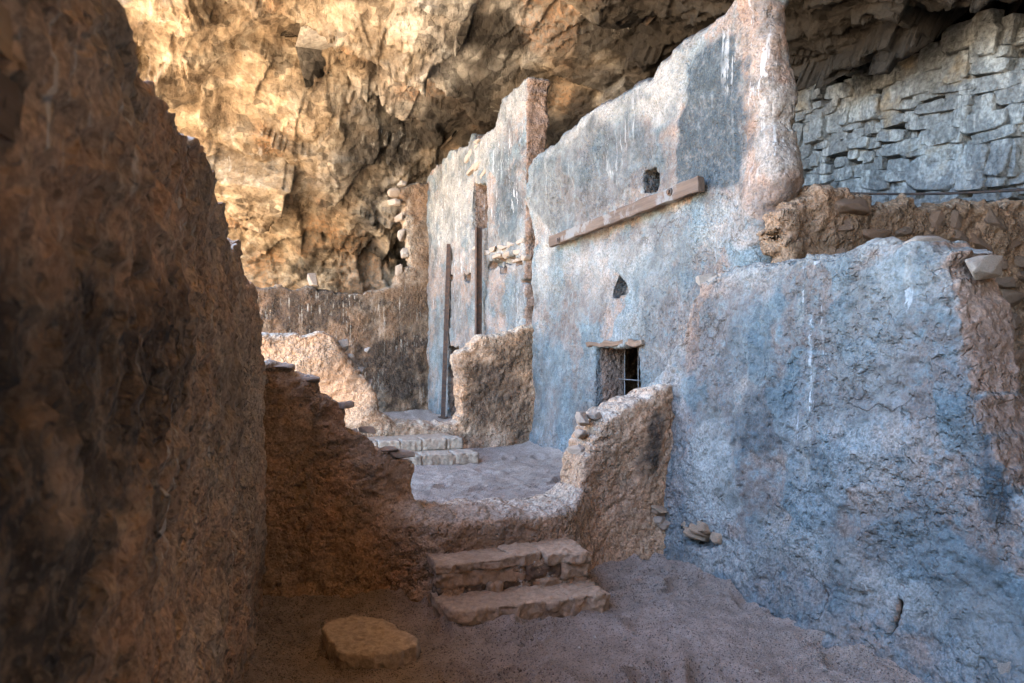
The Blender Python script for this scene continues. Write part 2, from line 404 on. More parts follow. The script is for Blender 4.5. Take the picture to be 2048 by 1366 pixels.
# ------------------------------------------------------------------ wall builder
def wall_plane(origin, ud, nd):
    o = np.array(origin, float); u = np.array([ud[0], ud[1], 0], float); u /= np.linalg.norm(u)
    n = np.array([nd[0], nd[1], 0], float); n /= np.linalg.norm(n)
    return o, u, n
def px2sz(pts, pl):
    o, u, n = pl; r = []
    for px, py in pts:
        p = hit(px, py, o, n); r.append((float(np.dot(p-o, u)), float(p[2])))
    return r
def blob_mask(spec, pl, s, z, wob):
    """spec: (channel, px, py, rx, ry, strength) stains given on the wall's plane"""
    o, u, n = pl; m = np.zeros((len(s), 4))
    for sp in spec:
        if isinstance(sp[1], list):                      # (channel, outline, strength, soft edge in metres)
            ch, pts, k, soft = sp
            d = poly_sdf(px2sz(pts, pl), s+wob*soft*0.9, z+wob*soft*0.9)
            m[:, ch] = np.maximum(m[:, ch], k*sstep(soft*0.5, -soft*0.5, d)); continue
        ch, px, py, rx, ry, k = sp
        (s0, z0), (s1, _), (s2, _), (_, z3) = px2sz([(px, py), (px-rx, py), (px+rx, py), (px, py-ry)], pl)
        rs = abs(s2-s1)/2; rz = abs(z3-z0)
        d = np.sqrt(((s-s0)/rs)**2+((z-z0)/rz)**2) + wob*0.75
        m[:, ch] = np.maximum(m[:, ch], k*sstep(1.4, 0.5, d))
    return m
def wall(name, poly, pl, thick, h, mat, label, rnd=0.06, holes=(), front=None, amp=(0.03, 0.014, 0.007), stains=(), base=(0.35, 0.25, 0.3, 0.2),
         edge=0.03, seed=0, cat='wall', clod=0.006, dent=0.5, extra=None, runs=0.0, front_room=0.12):
    o, u, n = pl
    P = np.array(poly); pad = 4*h+0.06
    s0, z0 = P.min(0)-pad; s1, z1 = P.max(0)+pad
    fo = front_room if front is not None else 0.0
    n0, n1 = -thick-pad, fo+pad
    sv = np.arange(s0, s1, h); zv = np.arange(z0, z1, h); nv = np.arange(n0, n1, h)
    Sg, Zg = np.meshgrid(sv, zv, indexing='ij'); fl = np.stack([Sg.ravel(), Zg.ravel(), np.full(Sg.size, seed*3.7)], 1)
    ws = (fbm(fl/0.22, 3)*edge).reshape(Sg.shape); wz = (fbm(fl/0.22+31.0, 3)*edge).reshape(Sg.shape)
    wf = (fbm(fl/0.06+5.0, 2)*edge*0.45).reshape(Sg.shape)
    d2 = poly_sdf(poly, Sg+ws, Zg+wz) + wf
    off = front(Sg, Zg) if front is not None else 0.0
    dn_f = nv[None, None, :] - (off[:, :, None] if front is not None else 0.0)
    dn = np.maximum(dn_f, -thick - nv[None, None, :])
    qa = (d2 + rnd)[:, :, None]; qb = dn + rnd
    S = np.minimum(np.maximum(qa, qb), 0) + np.sqrt(np.maximum(qa, 0)**2+np.maximum(qb, 0)**2) - rnd
    for hp, na, nb in holes:
        hd = poly_sdf(hp, Sg+ws*0.6, Zg+wz*0.6)[:, :, None]
        hn = np.maximum(na-nv, nv-nb)[None, None, :]
        S = np.maximum(S, -np.maximum(hd, hn))
    co, q = surface_nets(S, (s0, z0, n0), h)        # axes: s, z, n
    s_, z_, n_ = co[:, 0], co[:, 1], co[:, 2]
    W = o[None]+s_[:, None]*u[None]+n_[:, None]*n[None]; W[:, 2] = z_
    if np.linalg.det(np.stack([u, [0, 0, 1], n])) < 0: q = q[:, ::-1]
    N = vnormals(W, q)
    p = W + seed*11.3
    d = amp[0]*fbm(p/0.55, 3) + amp[1]*fbm(p/0.16, 3) + 1.5*amp[2]*fbm(p/0.05, 2)
    # finger-pressed clods and pits
    f1, gap, hh, _ = cells(p/0.042)
    d += 1.2*clod*(0.5-f1)*sstep(-0.25, 0.35, fbm(p/0.5+3, 2))
    pit = sstep(0.34, 0.62, fbm(p/np.array([0.09, 0.09, 0.06])+7, 3)); d -= 0.016*dent*pit
    if runs: d += runs*(fbm(p/np.array([0.05, 0.05, 0.55])+60, 3))*sstep(-0.2, 0.3, fbm(p/0.8+23, 2))
    # spalled skin: a shallow step where plaster came off
    sp = fbm(p/0.7+50, 4); d -= 0.010*sstep(0.12, 0.18, sp)
    # long cracks
    e1, eg, _, _ = cells((p+0.12*np.stack([fbm(p/0.2, 2), fbm(p/0.2+9, 2), fbm(p/0.2+19, 2)], 1))/0.42)
    d -= 0.012*sstep(0.04, 0.0, eg)*sstep(0.15, 0.4, fbm(p/0.9+77, 2))
    W2 = W + N*d[:, None]
    wob = fbm(p/0.25, 4)
    m = blob_mask(stains, pl, s_, z_, wob)
    g = [fbm(p/0.6+k*40, 4) for k in range(4)]
    for k in range(4): m[:, k] = np.maximum(m[:, k], base[k]*sstep(-0.15, 0.45, g[k])*1.3)
    m[:, 1] = np.maximum(m[:, 1], 0.7*min(1.0, base[1]*4)*sstep(0.25, 0.9, N[:, 2]))                 # dust settled on ledges
    m[:, 2] = np.maximum(m[:, 2], 0.8*sstep(0.12, 0.2, sp)*(base[2] > 0.2))      # bare mud in the spalls
    if extra is not None: m = extra(m, W, N, s_, z_, n_)
    me = quad_mesh(name, W2-o, q); set_mask(me, m)
    ob = new_obj(name, me, mat, loc=o)
    tag(ob, label, cat, kind='thing')
    return ob

# ------------------------------------------------------------------ stones
def hull_mesh(name, seed, box=0.75, npt=18, mat=None, bevel=0.07):
    r = random.Random(seed); bm = bmesh.new()
    for k in range(npt):
        v = Vector((r.uniform(-1, 1), r.uniform(-1, 1), r.uniform(-1, 1)))
        m_ = max(abs(c) for c in v); sph = v.length
        v = v/(m_*box+sph*(1-box))*r.uniform(0.9, 1.04)
        bm.verts.new(v*0.5)
    res = bmesh.ops.convex_hull(bm, input=bm.verts)
    bmesh.ops.delete(bm, geom=[g for g in res['geom_interior'] if isinstance(g, bmesh.types.BMVert)], context='VERTS')
    bmesh.ops.dissolve_limit(bm, angle_limit=0.2, verts=bm.verts, edges=bm.edges)
    bmesh.ops.bevel(bm, geom=bm.edges[:], offset=bevel, segments=1, affect='EDGES', clamp_overlap=True)
    bmesh.ops.triangulate(bm, faces=bm.faces)
    me = bpy.data.meshes.new(name); bm.to_mesh(me); bm.free()
    if mat: me.materials.append(mat)
    return me
POOL = {}
def block_mesh(name, seed, mat):
    """split rock block: a box with wandering corners, a knocked-off corner and crisp edges"""
    r = random.Random(seed); bm = bmesh.new()
    for x in (-1, 1):
        for y in (-1, 1):
            for z in (-1, 1):
                v = Vector((x, y, z))
                if r.random() < 0.6:
                    for ax in range(3):
                        u = v.copy(); u[ax] *= r.uniform(0.45, 0.75); bm.verts.new(u*0.5)
                else: bm.verts.new(Vector((x*r.uniform(0.86, 1), y*r.uniform(0.88, 1), z*r.uniform(0.86, 1)))*0.5)
    bmesh.ops.convex_hull(bm, input=bm.verts)
    bmesh.ops.bevel(bm, geom=[e for e in bm.edges if len(e.link_faces) == 2 and e.calc_face_angle(0) > 0.35], offset=0.022, segments=1, affect='EDGES', clamp_overlap=True)
    bmesh.ops.triangulate(bm, faces=bm.faces)
    me = bpy.data.meshes.new(name); bm.to_mesh(me); bm.free(); me.materials.append(mat)
    return me
def stone(parent, loc, dims, rot=(0, 0, 0), mat=M_STONE, kind='stone', k=0, box=0.8):
    key = (mat.name, k % 9, box)
    if key not in POOL: POOL[key] = block_mesh('block_shape', 300+k % 9, mat) if box >= 0.95 else hull_mesh('stone_shape', 100+(k % 9)*7+int(box*50), box, 20, mat)
    o = new_obj(kind, POOL[key]); o.scale = dims; o.rotation_euler = rot
    if parent is not None:
        o.parent = parent; loc = Vector(loc)-Vector(parent.location)
    o.location = loc
    return o
def net_rock(name, poly, z0, z1, h, mat, loc, amp=0.01, rnd=0.02, parent=None, seed=0, tilt=(0, 0)):
    """slab of stone: plan outline (x, y) between two heights, chipped all round"""
    P = np.array(poly); pad = 5*h
    xv = np.arange(P[:, 0].min()-pad, P[:, 0].max()+pad, h); yv = np.arange(P[:, 1].min()-pad, P[:, 1].max()+pad, h); zv = np.arange(z0-pad, z1+pad, h)
    X, Y = np.meshgrid(xv, yv, indexing='ij'); fl = np.stack([X.ravel(), Y.ravel(), np.full(X.size, seed*1.7)], 1)
    d2 = poly_sdf(poly, X, Y) + (fbm(fl/0.09, 3)*0.012).reshape(X.shape)
    zc = zv[None, None, :] - (tilt[0]*(X-P[:, 0].mean())+tilt[1]*(Y-P[:, 1].mean()))[:, :, None]
    dz = np.maximum(zc-z1, z0-zc)
    a = (d2+rnd)[:, :, None]; b_ = dz+rnd
    S = np.minimum(np.maximum(a, b_), 0)+np.sqrt(np.maximum(a, 0)**2+np.maximum(b_, 0)**2)-rnd
    co, q = surface_nets(S, (xv[0], yv[0], zv[0]), h)
    N = vnormals(co, q); p = co+seed*5.1
    fc, _ = facets(p/0.11, 0.9)
    d = amp*(0.7*fbm(p/0.12, 3)+0.5*fbm(p/0.035, 3)+0.9*fc*(np.abs(N[:, 2]) < 0.7))
    me = quad_mesh(name, co+N*d[:, None], q); m = None
    o = new_obj(name, me, mat, parent)
    o.location = Vector(loc) - (Vector(parent.location) if parent else Vector((0, 0, 0)))
    return o

# ------------------------------------------------------------------ ground and hillside
def sheet(name, xv, yv, zf, mat, kind='structure', smooth=True):
    X, Y = np.meshgrid(xv, yv, indexing='ij'); Z = zf(X, Y)
    co = np.stack([X.ravel(), Y.ravel(), Z.ravel()], 1)
    i = np.arange(len(xv)*len(yv)).reshape(len(xv), len(yv))
    q = np.stack([i[:-1, :-1].ravel(), i[1:, :-1].ravel(), i[1:, 1:].ravel(), i[:-1, 1:].ravel()], 1)
    o = new_obj(name, quad_mesh(name, co, q, smooth), mat); tag(o, kind=kind); return o
def fl3(X, Y, s=0.0): return np.stack([X.ravel(), Y.ravel(), np.full(X.size, s)], 1)
def ground_z(X, Y):
    z = -0.06 - np.clip(-5.5-X, 0, 60)*0.55
    far = np.clip(-X-75, 0, 2000); z = z + np.minimum(far, 300)*0.20
    n_ = (fbm(fl3(X, Y)/9.0, 5)*1.2).reshape(X.shape); near = sstep(4, 12, -X)
    return z + n_*near + (fbm(fl3(X, Y, 2)/0.9, 4)*0.05).reshape(X.shape)*sstep(0.6, 1.5, -X)
gx = np.concatenate([-np.geomspace(1500, 6, 70), np.linspace(-5.8, 12, 90), np.geomspace(13, 1500, 12)])
gy = np.concatenate([-np.geomspace(1500, 12, 30), np.linspace(-11.5, 20, 140), np.geomspace(21, 1500, 30)])
tag(sheet('ground', gx, gy, ground_z, M_GROUND), 'sunlit ochre desert slope falling away outside the cave')

PRINTS = [(random.Random(k).uniform(0.3, 2.7), random.Random(k+99).uniform(0.6, 4.0), random.Random(k+55).uniform(0, 6.28), random.Random(k+7).uniform(0.7, 1.2)) for k in range(110)]
def trodden(X, Y, prints, s):
    p = fl3(X, Y, s)
    z = (fbm(p/0.7, 3)*0.022 + fbm(p/0.17, 3)*0.018 + fbm(p/0.05, 2)*0.007).reshape(X.shape)
    for x, y, a, k in prints:
        c, sn = math.cos(a), math.sin(a); dx, dy = X-x, Y-y
        r = ((dx*c+dy*sn)/(0.14*k))**2+((-dx*sn+dy*c)/(0.06*k))**2
        z -= 0.034*np.exp(-r**1.5*1.2); z += 0.014*np.exp(-(r-1.7)**2*1.5)
    return z
def floor1(X, Y):
    z = trodden(X, Y, PRINTS, 1.0)
    z += 0.05*np.exp(-np.clip(2.68-X, 0, 9)/0.10)*sstep(0.8, 0, (Y-4.0)*0) + 0.05*np.exp(-np.clip(4.06-Y, 0, 9)/0.12)
    z += 0.05*np.exp(-np.clip(X-(0.04-0.078*(4.09-Y)), 0, 9)/0.10)
    return z
fx = np.arange(-0.55, 3.3, 0.011); fy = np.concatenate([np.arange(-3, 1.2, 0.05), np.arange(1.2, 4.4, 0.011)])
tag(sheet('sand_floor', fx, fy, floor1, M_SAND), 'trodden reddish sand floor in front of the lower steps')
PR2 = [(random.Random(k+500).uniform(0.6, 2.8), random.Random(k+599).uniform(4.6, 7.1), random.Random(k+555).uniform(0, 6.28), random.Random(k+507).uniform(0.7, 1.1)) for k in range(24)]
def terrace(name, x0, x1, y0, y1, z0, zf, h):
    """raised earth floor with sides down to the ground"""
    xv = np.arange(x0, x1, h); yv = np.arange(y0, y1, h); X, Y = np.meshgrid(xv, yv, indexing='ij'); Z = z0+zf(X, Y)
    co = np.stack([X.ravel(), Y.ravel(), Z.ravel()], 1); nx, ny = X.shape
    i = np.arange(nx*ny).reshape(nx, ny)
    q = [np.stack([i[:-1, :-1].ravel(), i[1:, :-1].ravel(), i[1:, 1:].ravel(), i[:-1, 1:].ravel()], 1)]
    ring = np.concatenate([i[:, 0], i[-1, 1:], i[::-1, -1][1:], i[0, ::-1][1:-1]])
    lo = co[ring].copy(); lo[:, 2] = -0.2; k = len(co)+np.arange(len(ring)); co = np.concatenate([co, lo])
    q.append(np.stack([ring, k, np.roll(k, -1), np.roll(ring, -1)], 1))
    return tag(new_obj(name, quad_mesh(name, co, np.concatenate(q)), M_SAND), kind='structure')
def fl2(X, Y):
    return 0.7*trodden(X, Y, PR2, 4.0) + 0.05*np.exp(-np.clip(2.92-X, 0, 9)/0.12)
terrace('upper_floor', -0.25, 3.1, 4.3, 7.35, 0.37, fl2, 0.016)['label'] = 'pale sand floor of the room between the two doorways'
terrace('far_floor', -0.25, 3.1, 7.36, 12.4, 0.35, lambda X, Y: trodden(X, Y, [], 9.0), 0.03)['label'] = 'sand floor of the far room below the steel posts'

# ------------------------------------------------------------------ cave rock
CC = np.array([1.0, 3.0, 1.5])
PLANES = [((1, 0, 0.10), (7, 5, 2.5)), ((0.40, -0.08, 0.913), (7, 4.46, 4.40)), ((0.12, 0.42, 0.90), (2.95, 12.24, 4.98)),
          ((0.15, 0.98, 0.10), (0, 16.3, 2.0)), ((0.1, -1, 0.15), (0, -5.5, 2)), ((0.0, 0.0, -1.0), (0, 0, -1.2))]
def cave_r(d):
    acc = 0
    for n, pt in PLANES:
        n = np.array(n, float); n /= np.linalg.norm(n); k = np.dot(n, np.array(pt)-CC)
        acc = acc + np.maximum(d@n/k, 1e-6)**26
    return acc**(-1/26)
def cave():
    az = np.concatenate([np.arange(-175, -2, 2.0), np.arange(-2, 112, 0.17), np.arange(112, 176, 1.5)])*math.pi/180
    el = np.concatenate([np.arange(-12, 2, 2.0), np.arange(2, 62, 0.19), np.arange(62, 90.5, 1.6)])*math.pi/180
    A, E = np.meshgrid(az, el, indexing='ij')
    D = np.stack([(np.cos(E)*np.cos(A)).ravel(), (np.cos(E)*np.sin(A)).ravel(), np.sin(E).ravel()], 1)
    co = CC + D*cave_r(D)[:, None]
    i = np.arange(len(co)).reshape(A.shape)
    q = np.stack([i[:-1, :-1].ravel(), i[:-1, 1:].ravel(), i[1:, 1:].ravel(), i[1:, :-1].ravel()], 1)
    N = vnormals(co, q)
    flip = np.einsum('ij,ij->i', N, co-CC) > 0
    if flip.mean() > 0.5: q = q[:, ::-1]; N = -N                                   # normals point into the cave
    p = co.copy()
    # bedding: thin layers striking along the alcove, so ledges run with the walls
    el_ = np.array([0.78, 0.18, 0.60]); el_ /= np.linalg.norm(el_); es = np.array([-0.22, 1.0, -0.12]); es -= el_*es.dot(el_); es /= np.linalg.norm(es); et = np.cross(el_, es)
    wv = np.stack([fbm(p/1.6+k*13, 2) for k in range(3)], 1)
    pb = np.stack([p@es, p@et, p@el_], 1)
    f0 = shards((pb+0.55*wv)/np.array([3.2, 2.8, 2.2]), 0.9, 0.5)
    f1 = shards((pb+0.22*wv+0.10*np.stack([fbm(p/0.6+k*5, 2) for k in range(3)], 1))/np.array([1.2, 1.0, 0.7]), 0.9, 0.5)
    f1b, g1 = facets((pb+0.10*wv+5)/np.array([1.7, 1.2, 0.5]), 0.5)
    f2 = shards((pb+0.10*wv+0.05*np.stack([fbm(p/0.35+k*7, 2) for k in range(3)], 1))/np.array([0.45, 0.38, 0.25]), 0.9, 0.5)
    f3, g3 = facets((pb+0.05*wv)/np.array([0.24, 0.17, 0.085]), 0.9)
    back = sstep(5.6, 6.6, p[:, 0])*sstep(0.45, 0.1, p[:, 2]-4.3-0.09*(p[:, 1]-4.5))                        # block face behind the low stone wall
    rough = sstep(-0.35, 0.25, fbm(p/2.2+4, 2))
    d = 1.15*f0*(1-0.8*back) + 0.46*f1*(1-0.6*back) + 0.12*f1b*(0.4+rough) + (0.04+0.10*rough)*f2 + (0.015+0.03*rough)*f3 + 0.25*fbm(p/3.5, 3)*(1-0.6*back) + 0.02*fbm(p/0.12, 2)
    d = np.clip(d - np.median(d) - 0.1, -1.5, 0.6)
    # keep clear of the walls' heads
    near = sstep(2.2, 3.6, p[:, 0])*sstep(7.0, 9.0, p[:, 1])
    d = np.where(d > 0, d*(1-0.75*near), d)
    co2 = co + N*d[:, None]
    cut = -2.8 - 3.0*sstep(11.0, 14.5, co[:, 1])
    keep = co[:, 0] > cut
    q = q[keep[q].all(1)]
    m = np.zeros((len(co), 4)); wob = fbm(p/0.9, 4)
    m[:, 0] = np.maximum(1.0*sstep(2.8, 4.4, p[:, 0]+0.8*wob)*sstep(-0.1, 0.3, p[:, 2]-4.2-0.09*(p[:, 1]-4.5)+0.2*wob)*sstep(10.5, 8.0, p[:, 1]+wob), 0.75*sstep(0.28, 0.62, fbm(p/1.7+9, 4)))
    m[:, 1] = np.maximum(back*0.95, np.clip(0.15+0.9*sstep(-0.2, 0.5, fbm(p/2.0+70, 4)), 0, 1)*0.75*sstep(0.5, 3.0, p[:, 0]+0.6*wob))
    m[:, 0] = np.maximum(m[:, 0], 0.95*sstep(-0.15, 0.4, fbm(p/1.4+15, 4))*sstep(0.6, 2.6, p[:, 0]+0.5*wob)*(1-back))  # shade deepening away from the opening, painted into the rock
    m[:, 2] = 0.5*sstep(0.10, 0.5, fbm(p/1.5+33, 4))*(1-back)
    m[:, 3] = np.maximum(0.9*back, 0.7*sstep(0.0, 0.4, fbm(p/2.2+21, 3)))
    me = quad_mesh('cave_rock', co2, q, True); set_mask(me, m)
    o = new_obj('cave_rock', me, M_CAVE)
    mod = o.modifiers.new('thickness', 'SOLIDIFY'); mod.thickness = 2.2; mod.offset = -1
    return tag(o, 'broken ochre rock of the cave roof and back', kind='structure')
CAVE = cave()
# jointed rock blocks standing out of the back face, course over dipping course
rb = random.Random(5)
zrow = 0.9; k = 0
while zrow < 5.4:
    hrow = rb.choice((0.08, 0.11, 0.15, 0.20, 0.26))*rb.uniform(0.85, 1.15); y = 3.75 + rb.uniform(0, 0.3); ledge = rb.uniform(-0.05, 0.05)
    while y < 9.0:
        wd = rb.choice((0.11, 0.18, 0.27, 0.42))*rb.uniform(0.8, 1.2)
        zz = zrow + 0.16*(6-y) + 0.09*math.sin(y*2.3+zrow*3) + rb.uniform(-0.03, 0.03)
        xb = 6.98 - 0.10*(zz-2.5) + ledge*0.6 + rb.uniform(-0.03, 0.05) + 0.06*math.sin(y*1.7+zz)
        xb += 0.30*max(0.0, min(1.0, (4.4-y)/0.6)) + 0.30*max(0.0, min(1.0, (y-8.4)/0.6))      # dies out into the cliff at both ends
        if 2.85 < zz and k < 299 and zz+hrow < 4.78+0.09*(y-4.5):
            stone(CAVE, (xb+0.16, y+wd/2, zz+hrow/2), (0.66, wd*1.22, hrow*1.25), (0.15+rb.uniform(-0.12, 0.12), rb.uniform(-0.10, 0.10), rb.uniform(-0.14, 0.14)), M_BLOCK, 'rock_block', k, 0.97); k += 1
        y += wd
    zrow += hrow
# ------------------------------------------------------------------ walls
# main wall (faces -X)
PL_M = wall_plane((2.95, 0, 0), (0, 1), (-1, 0))
top_m = px2sz([(1052, 640), (1050, 560), (1056, 480), (1048, 400), (1052, 330), (1062, 306), (1088, 292), (1130, 254), (1180, 206), (1235, 174), (1282, 144), (1300, 118), (1332, 88), (1400, 30), (1446, -14)], PL_M)
poly_m = [(7.42, 0.1)] + top_m + [(3.78, 3.95), (3.70, 4.6), (3.66, 6.3), (3.40, 6.3)] + px2sz([(1556, 0), (1566, 100), (1580, 240), (1600, 330), (1596, 370), (1574, 420), (1562, 475), (1562, 520)], wall_plane((3.14, 0, 0), (0, 1), (-1, 0))) + [(3.38, 1.6), (3.38, 0.1)]
door_m = [(4.92, 0.30), (5.66, 0.30), (5.64, 1.49), (4.90, 1.49)]
tri_m = px2sz([(1219, 592), (1249, 590), (1246, 570), (1232, 552), (1222, 572)], PL_M)
sq_m = px2sz([(1277, 380), (1303, 376), (1302, 338), (1278, 344)], PL_M)
PATCH_M = [(0, [(1392, 96), (1456, 60), (1464, 150), (1472, 300), (1480, 372), (1410, 378), (1345, 372), (1340, 300), (1346, 240), (1366, 190), (1362, 130)], 1.0, 0.05),
    (0, [(1068, 330), (1100, 308), (1190, 236), (1238, 246), (1262, 266), (1332, 268), (1336, 366), (1250, 388), (1180, 430), (1104, 476), (1062, 420)], 0.72, 0.10),
    (1, [(1092, 300), (1180, 217), (1280, 160), (1345, 100), (1358, 130), (1344, 240), (1300, 252), (1272, 214), (1200, 232), (1130, 284), (1095, 318)], 0.85, 0.06),
    (2, [(1464, -10), (1570, -10), (1612, 340), (1552, 480), (1490, 430), (1482, 370), (1474, 200)], 1.0, 0.05), (2, [(1240, 200), (1300, 160), (1330, 140), (1336, 235), (1300, 250), (1280, 210)], 0.8, 0.08),
    (1, [(1496, 160), (1556, 120), (1566, 330), (1500, 350)], 0.7, 0.10), (0, [(1064, 660), (1180, 640), (1190, 820), (1130, 880), (1064, 870)], 0.55, 0.15)]
ST_M = PATCH_M + [(0, [(1285, 565), (1374, 588), (1358, 660), (1330, 700), (1285, 690)], 0.65, 0.10),   # channel: 0 dark grey, 1 pale, 2 pink, 3 streaks
    (0, 1420, 250, 62, 140, 1.0), (0, 1395, 150, 45, 60, 0.8), (0, 1300, 300, 60, 70, 0.75), (0, 1200, 310, 90, 75, 0.85), (0, 1110, 370, 50, 60, 0.7), (0, 1240, 250, 40, 60, 0.6),
    (1, 1330, 170, 45, 80, 0.9), (1, 1250, 215, 60, 30, 0.8), (1, 1160, 270, 70, 25, 0.7), (1, 1090, 420, 40, 90, 0.7), (1, 1085, 510, 22, 30, 1.0), (1, 1180, 520, 70, 30, 0.6), (1, 1400, 480, 110, 40, 0.5),
    (2, 1560, 200, 85, 330, 0.9), (2, 1310, 225, 45, 30, 0.8), (2, 1500, 440, 80, 50, 0.8), (2, 1190, 400, 90, 25, 0.5), (2, 1280, 480, 90, 40, 0.45), (1, 1545, 200, 45, 130, 0.75), (2, 1330, 660, 30, 80, 0.7),
    (0, 1250, 480, 40, 40, 0.45), (0, 1360, 500, 30, 60, 0.6), (0, 1130, 640, 60, 90, 0.55), (0, 1190, 790, 50, 60, 0.6), (0, 1270, 560, 60, 25, 0.45), (0, 1110, 800, 40, 70, 0.5),
    (3, 1500, 90, 60, 130, 1.0), (3, 1560, 200, 40, 180, 1.0), (3, 1250, 280, 120, 60, 0.5)]
def bare_shaded_holes(m, W, N, s, z, n):
    inn = sstep(-0.03, -0.07, n)*sstep(0.3, 0.6, np.maximum(np.abs(N[:, 1]), np.abs(N[:, 2])))*sstep(3.6, 3.9, s)   # raw mud inside the openings, shade painted dark into the upper holes
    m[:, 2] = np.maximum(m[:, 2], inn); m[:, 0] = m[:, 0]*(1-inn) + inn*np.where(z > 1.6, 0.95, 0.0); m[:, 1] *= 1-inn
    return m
def main_front(s, z):
    return 0.05*np.exp(-((z-0.37)/0.18)**2) + 0.02*np.sin(z*2.1+s) - 0.02
MAIN = wall('adobe_wall', poly_m, PL_M, 0.33, 0.0155, M_MAIN, 'tall sky-tinted grey adobe wall carrying the wooden plank and a small low doorway', rnd=0.14,
            extra=bare_shaded_holes, holes=[(door_m, -1, 1), (tri_m, -0.16, 1), (sq_m, -0.30, 1)], front=main_front, amp=(0.035, 0.010, 0.0045), stains=ST_M, base=(0.45, 0.35, 0.5, 0.2), edge=0.03, seed=1, clod=0.004, dent=0.3)
# second, higher length of the same line (the tall ruin beyond)
poly_t = [(12.35, 0.1), (7.46, 0.1)] + px2sz([(1052, 160), (1046, 160), (1022, 176), (1002, 203), (990, 240), (976, 268), (950, 272), (940, 268), (930, 290), (905, 300), (885, 318), (862, 332)], PL_M) + [(12.35, 4.6)]
door_up = px2sz([(943, 462), (972, 455), (973, 366), (944, 370)], PL_M)
door_lo = [(10.2, 0.25), (10.9, 0.25), (10.85, 1.5), (10.2, 1.52)]
holes_t = [(door_up, -1, 1), (door_lo, -1, 1)]
for cx_, cy_, r_ in ((982, 530, 8), (1000, 522, 10), (1018, 520, 9), (1036, 528, 8), (1047, 560, 5), (932, 556, 7), (1005, 540, 8), (898, 558, 6)):
    holes_t.append((px2sz([(cx_-r_, cy_+r_), (cx_+r_, cy_+r_*0.8), (cx_+r_, cy_-r_), (cx_-r_*0.7, cy_-r_)], PL_M), -0.16, 1))
ST_T = [(0, 1015, 400, 30, 120, 0.85), (0, 1010, 310, 30, 40, 0.6), (1, 905, 400, 50, 110, 1.0), (1, 1020, 200, 40, 60, 0.9), (1, 960, 300, 30, 50, 0.9), (2, 900, 560, 60, 40, 0.8), (2, 950, 520, 30, 30, 0.6),
        (1, 1010, 500, 50, 30, 0.9), (0, 905, 620, 30, 60, 0.6), (0, 1020, 600, 40, 60, 0.5), (3, 900, 450, 50, 150, 0.9), (3, 1010, 300, 40, 150, 0.8), (2, 940, 290, 30, 30, 0.5)]
def bare_end(m, W, N, s, z, n):
    e = np.maximum(sstep(0.4, 0.75, -N[:, 1])*sstep(8.0, 7.7, s), sstep(-0.03, -0.08, n)*sstep(0.4, 0.7, np.abs(N[:, 1])))   # unplastered mud and stone
    m[:, 2] = np.maximum(m[:, 2], e); m[:, 0] *= 1-0.7*e; m[:, 1] *= 1-0.9*e
    return m
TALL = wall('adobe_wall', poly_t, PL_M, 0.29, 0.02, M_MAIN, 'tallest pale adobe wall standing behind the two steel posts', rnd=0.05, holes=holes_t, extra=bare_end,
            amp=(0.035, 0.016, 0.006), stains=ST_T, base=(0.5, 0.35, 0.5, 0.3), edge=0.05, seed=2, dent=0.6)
# front grey-blue wall (faces -X)
PL_F = wall_plane((2.75, 0, 0), (0, 1), (-1, 0))
poly_f = [(0.4, -0.15), (0.4, 0.72), (1.55, 0.80), (1.80, 0.92), (1.93, 1.15), (2.0, 1.42), (2.01, 1.66), (2.08, 1.80)] + px2sz([(1895, 498), (1850, 487), (1830, 467), (1780, 468), (1735, 474), (1690, 488), (1640, 505), (1560, 512), (1500, 527), (1440, 543), (1392, 558), (1374, 590), (1362, 650)], PL_F) + [(4.16, 1.45), (4.28, 1.28), (4.44, 1.2), (4.44, -0.15)]
def front_f(s, z):
    return 0.014*sstep(1.235, 1.20, z+0.02*np.sin(s*4))*sstep(3.42, 3.36, s) + 0.10*np.exp(-np.clip(z, 0, 9)/0.28)*(0.75+0.3*np.sin(s*5.0)) - 0.02*sstep(1.6, 2.0, z) - 0.018*sstep(3.42, 3.36, s)*0 + 0.02*sstep(3.40, 3.46, s+0.12*z)*sstep(0.4, 0.7, z) + 0.05*sstep(3.5, 4.1, s)*sstep(0.75, 0.35, z)
notch = px2sz([(1786, 1278), (1815, 1262), (1816, 1205), (1800, 1196)], PL_F)
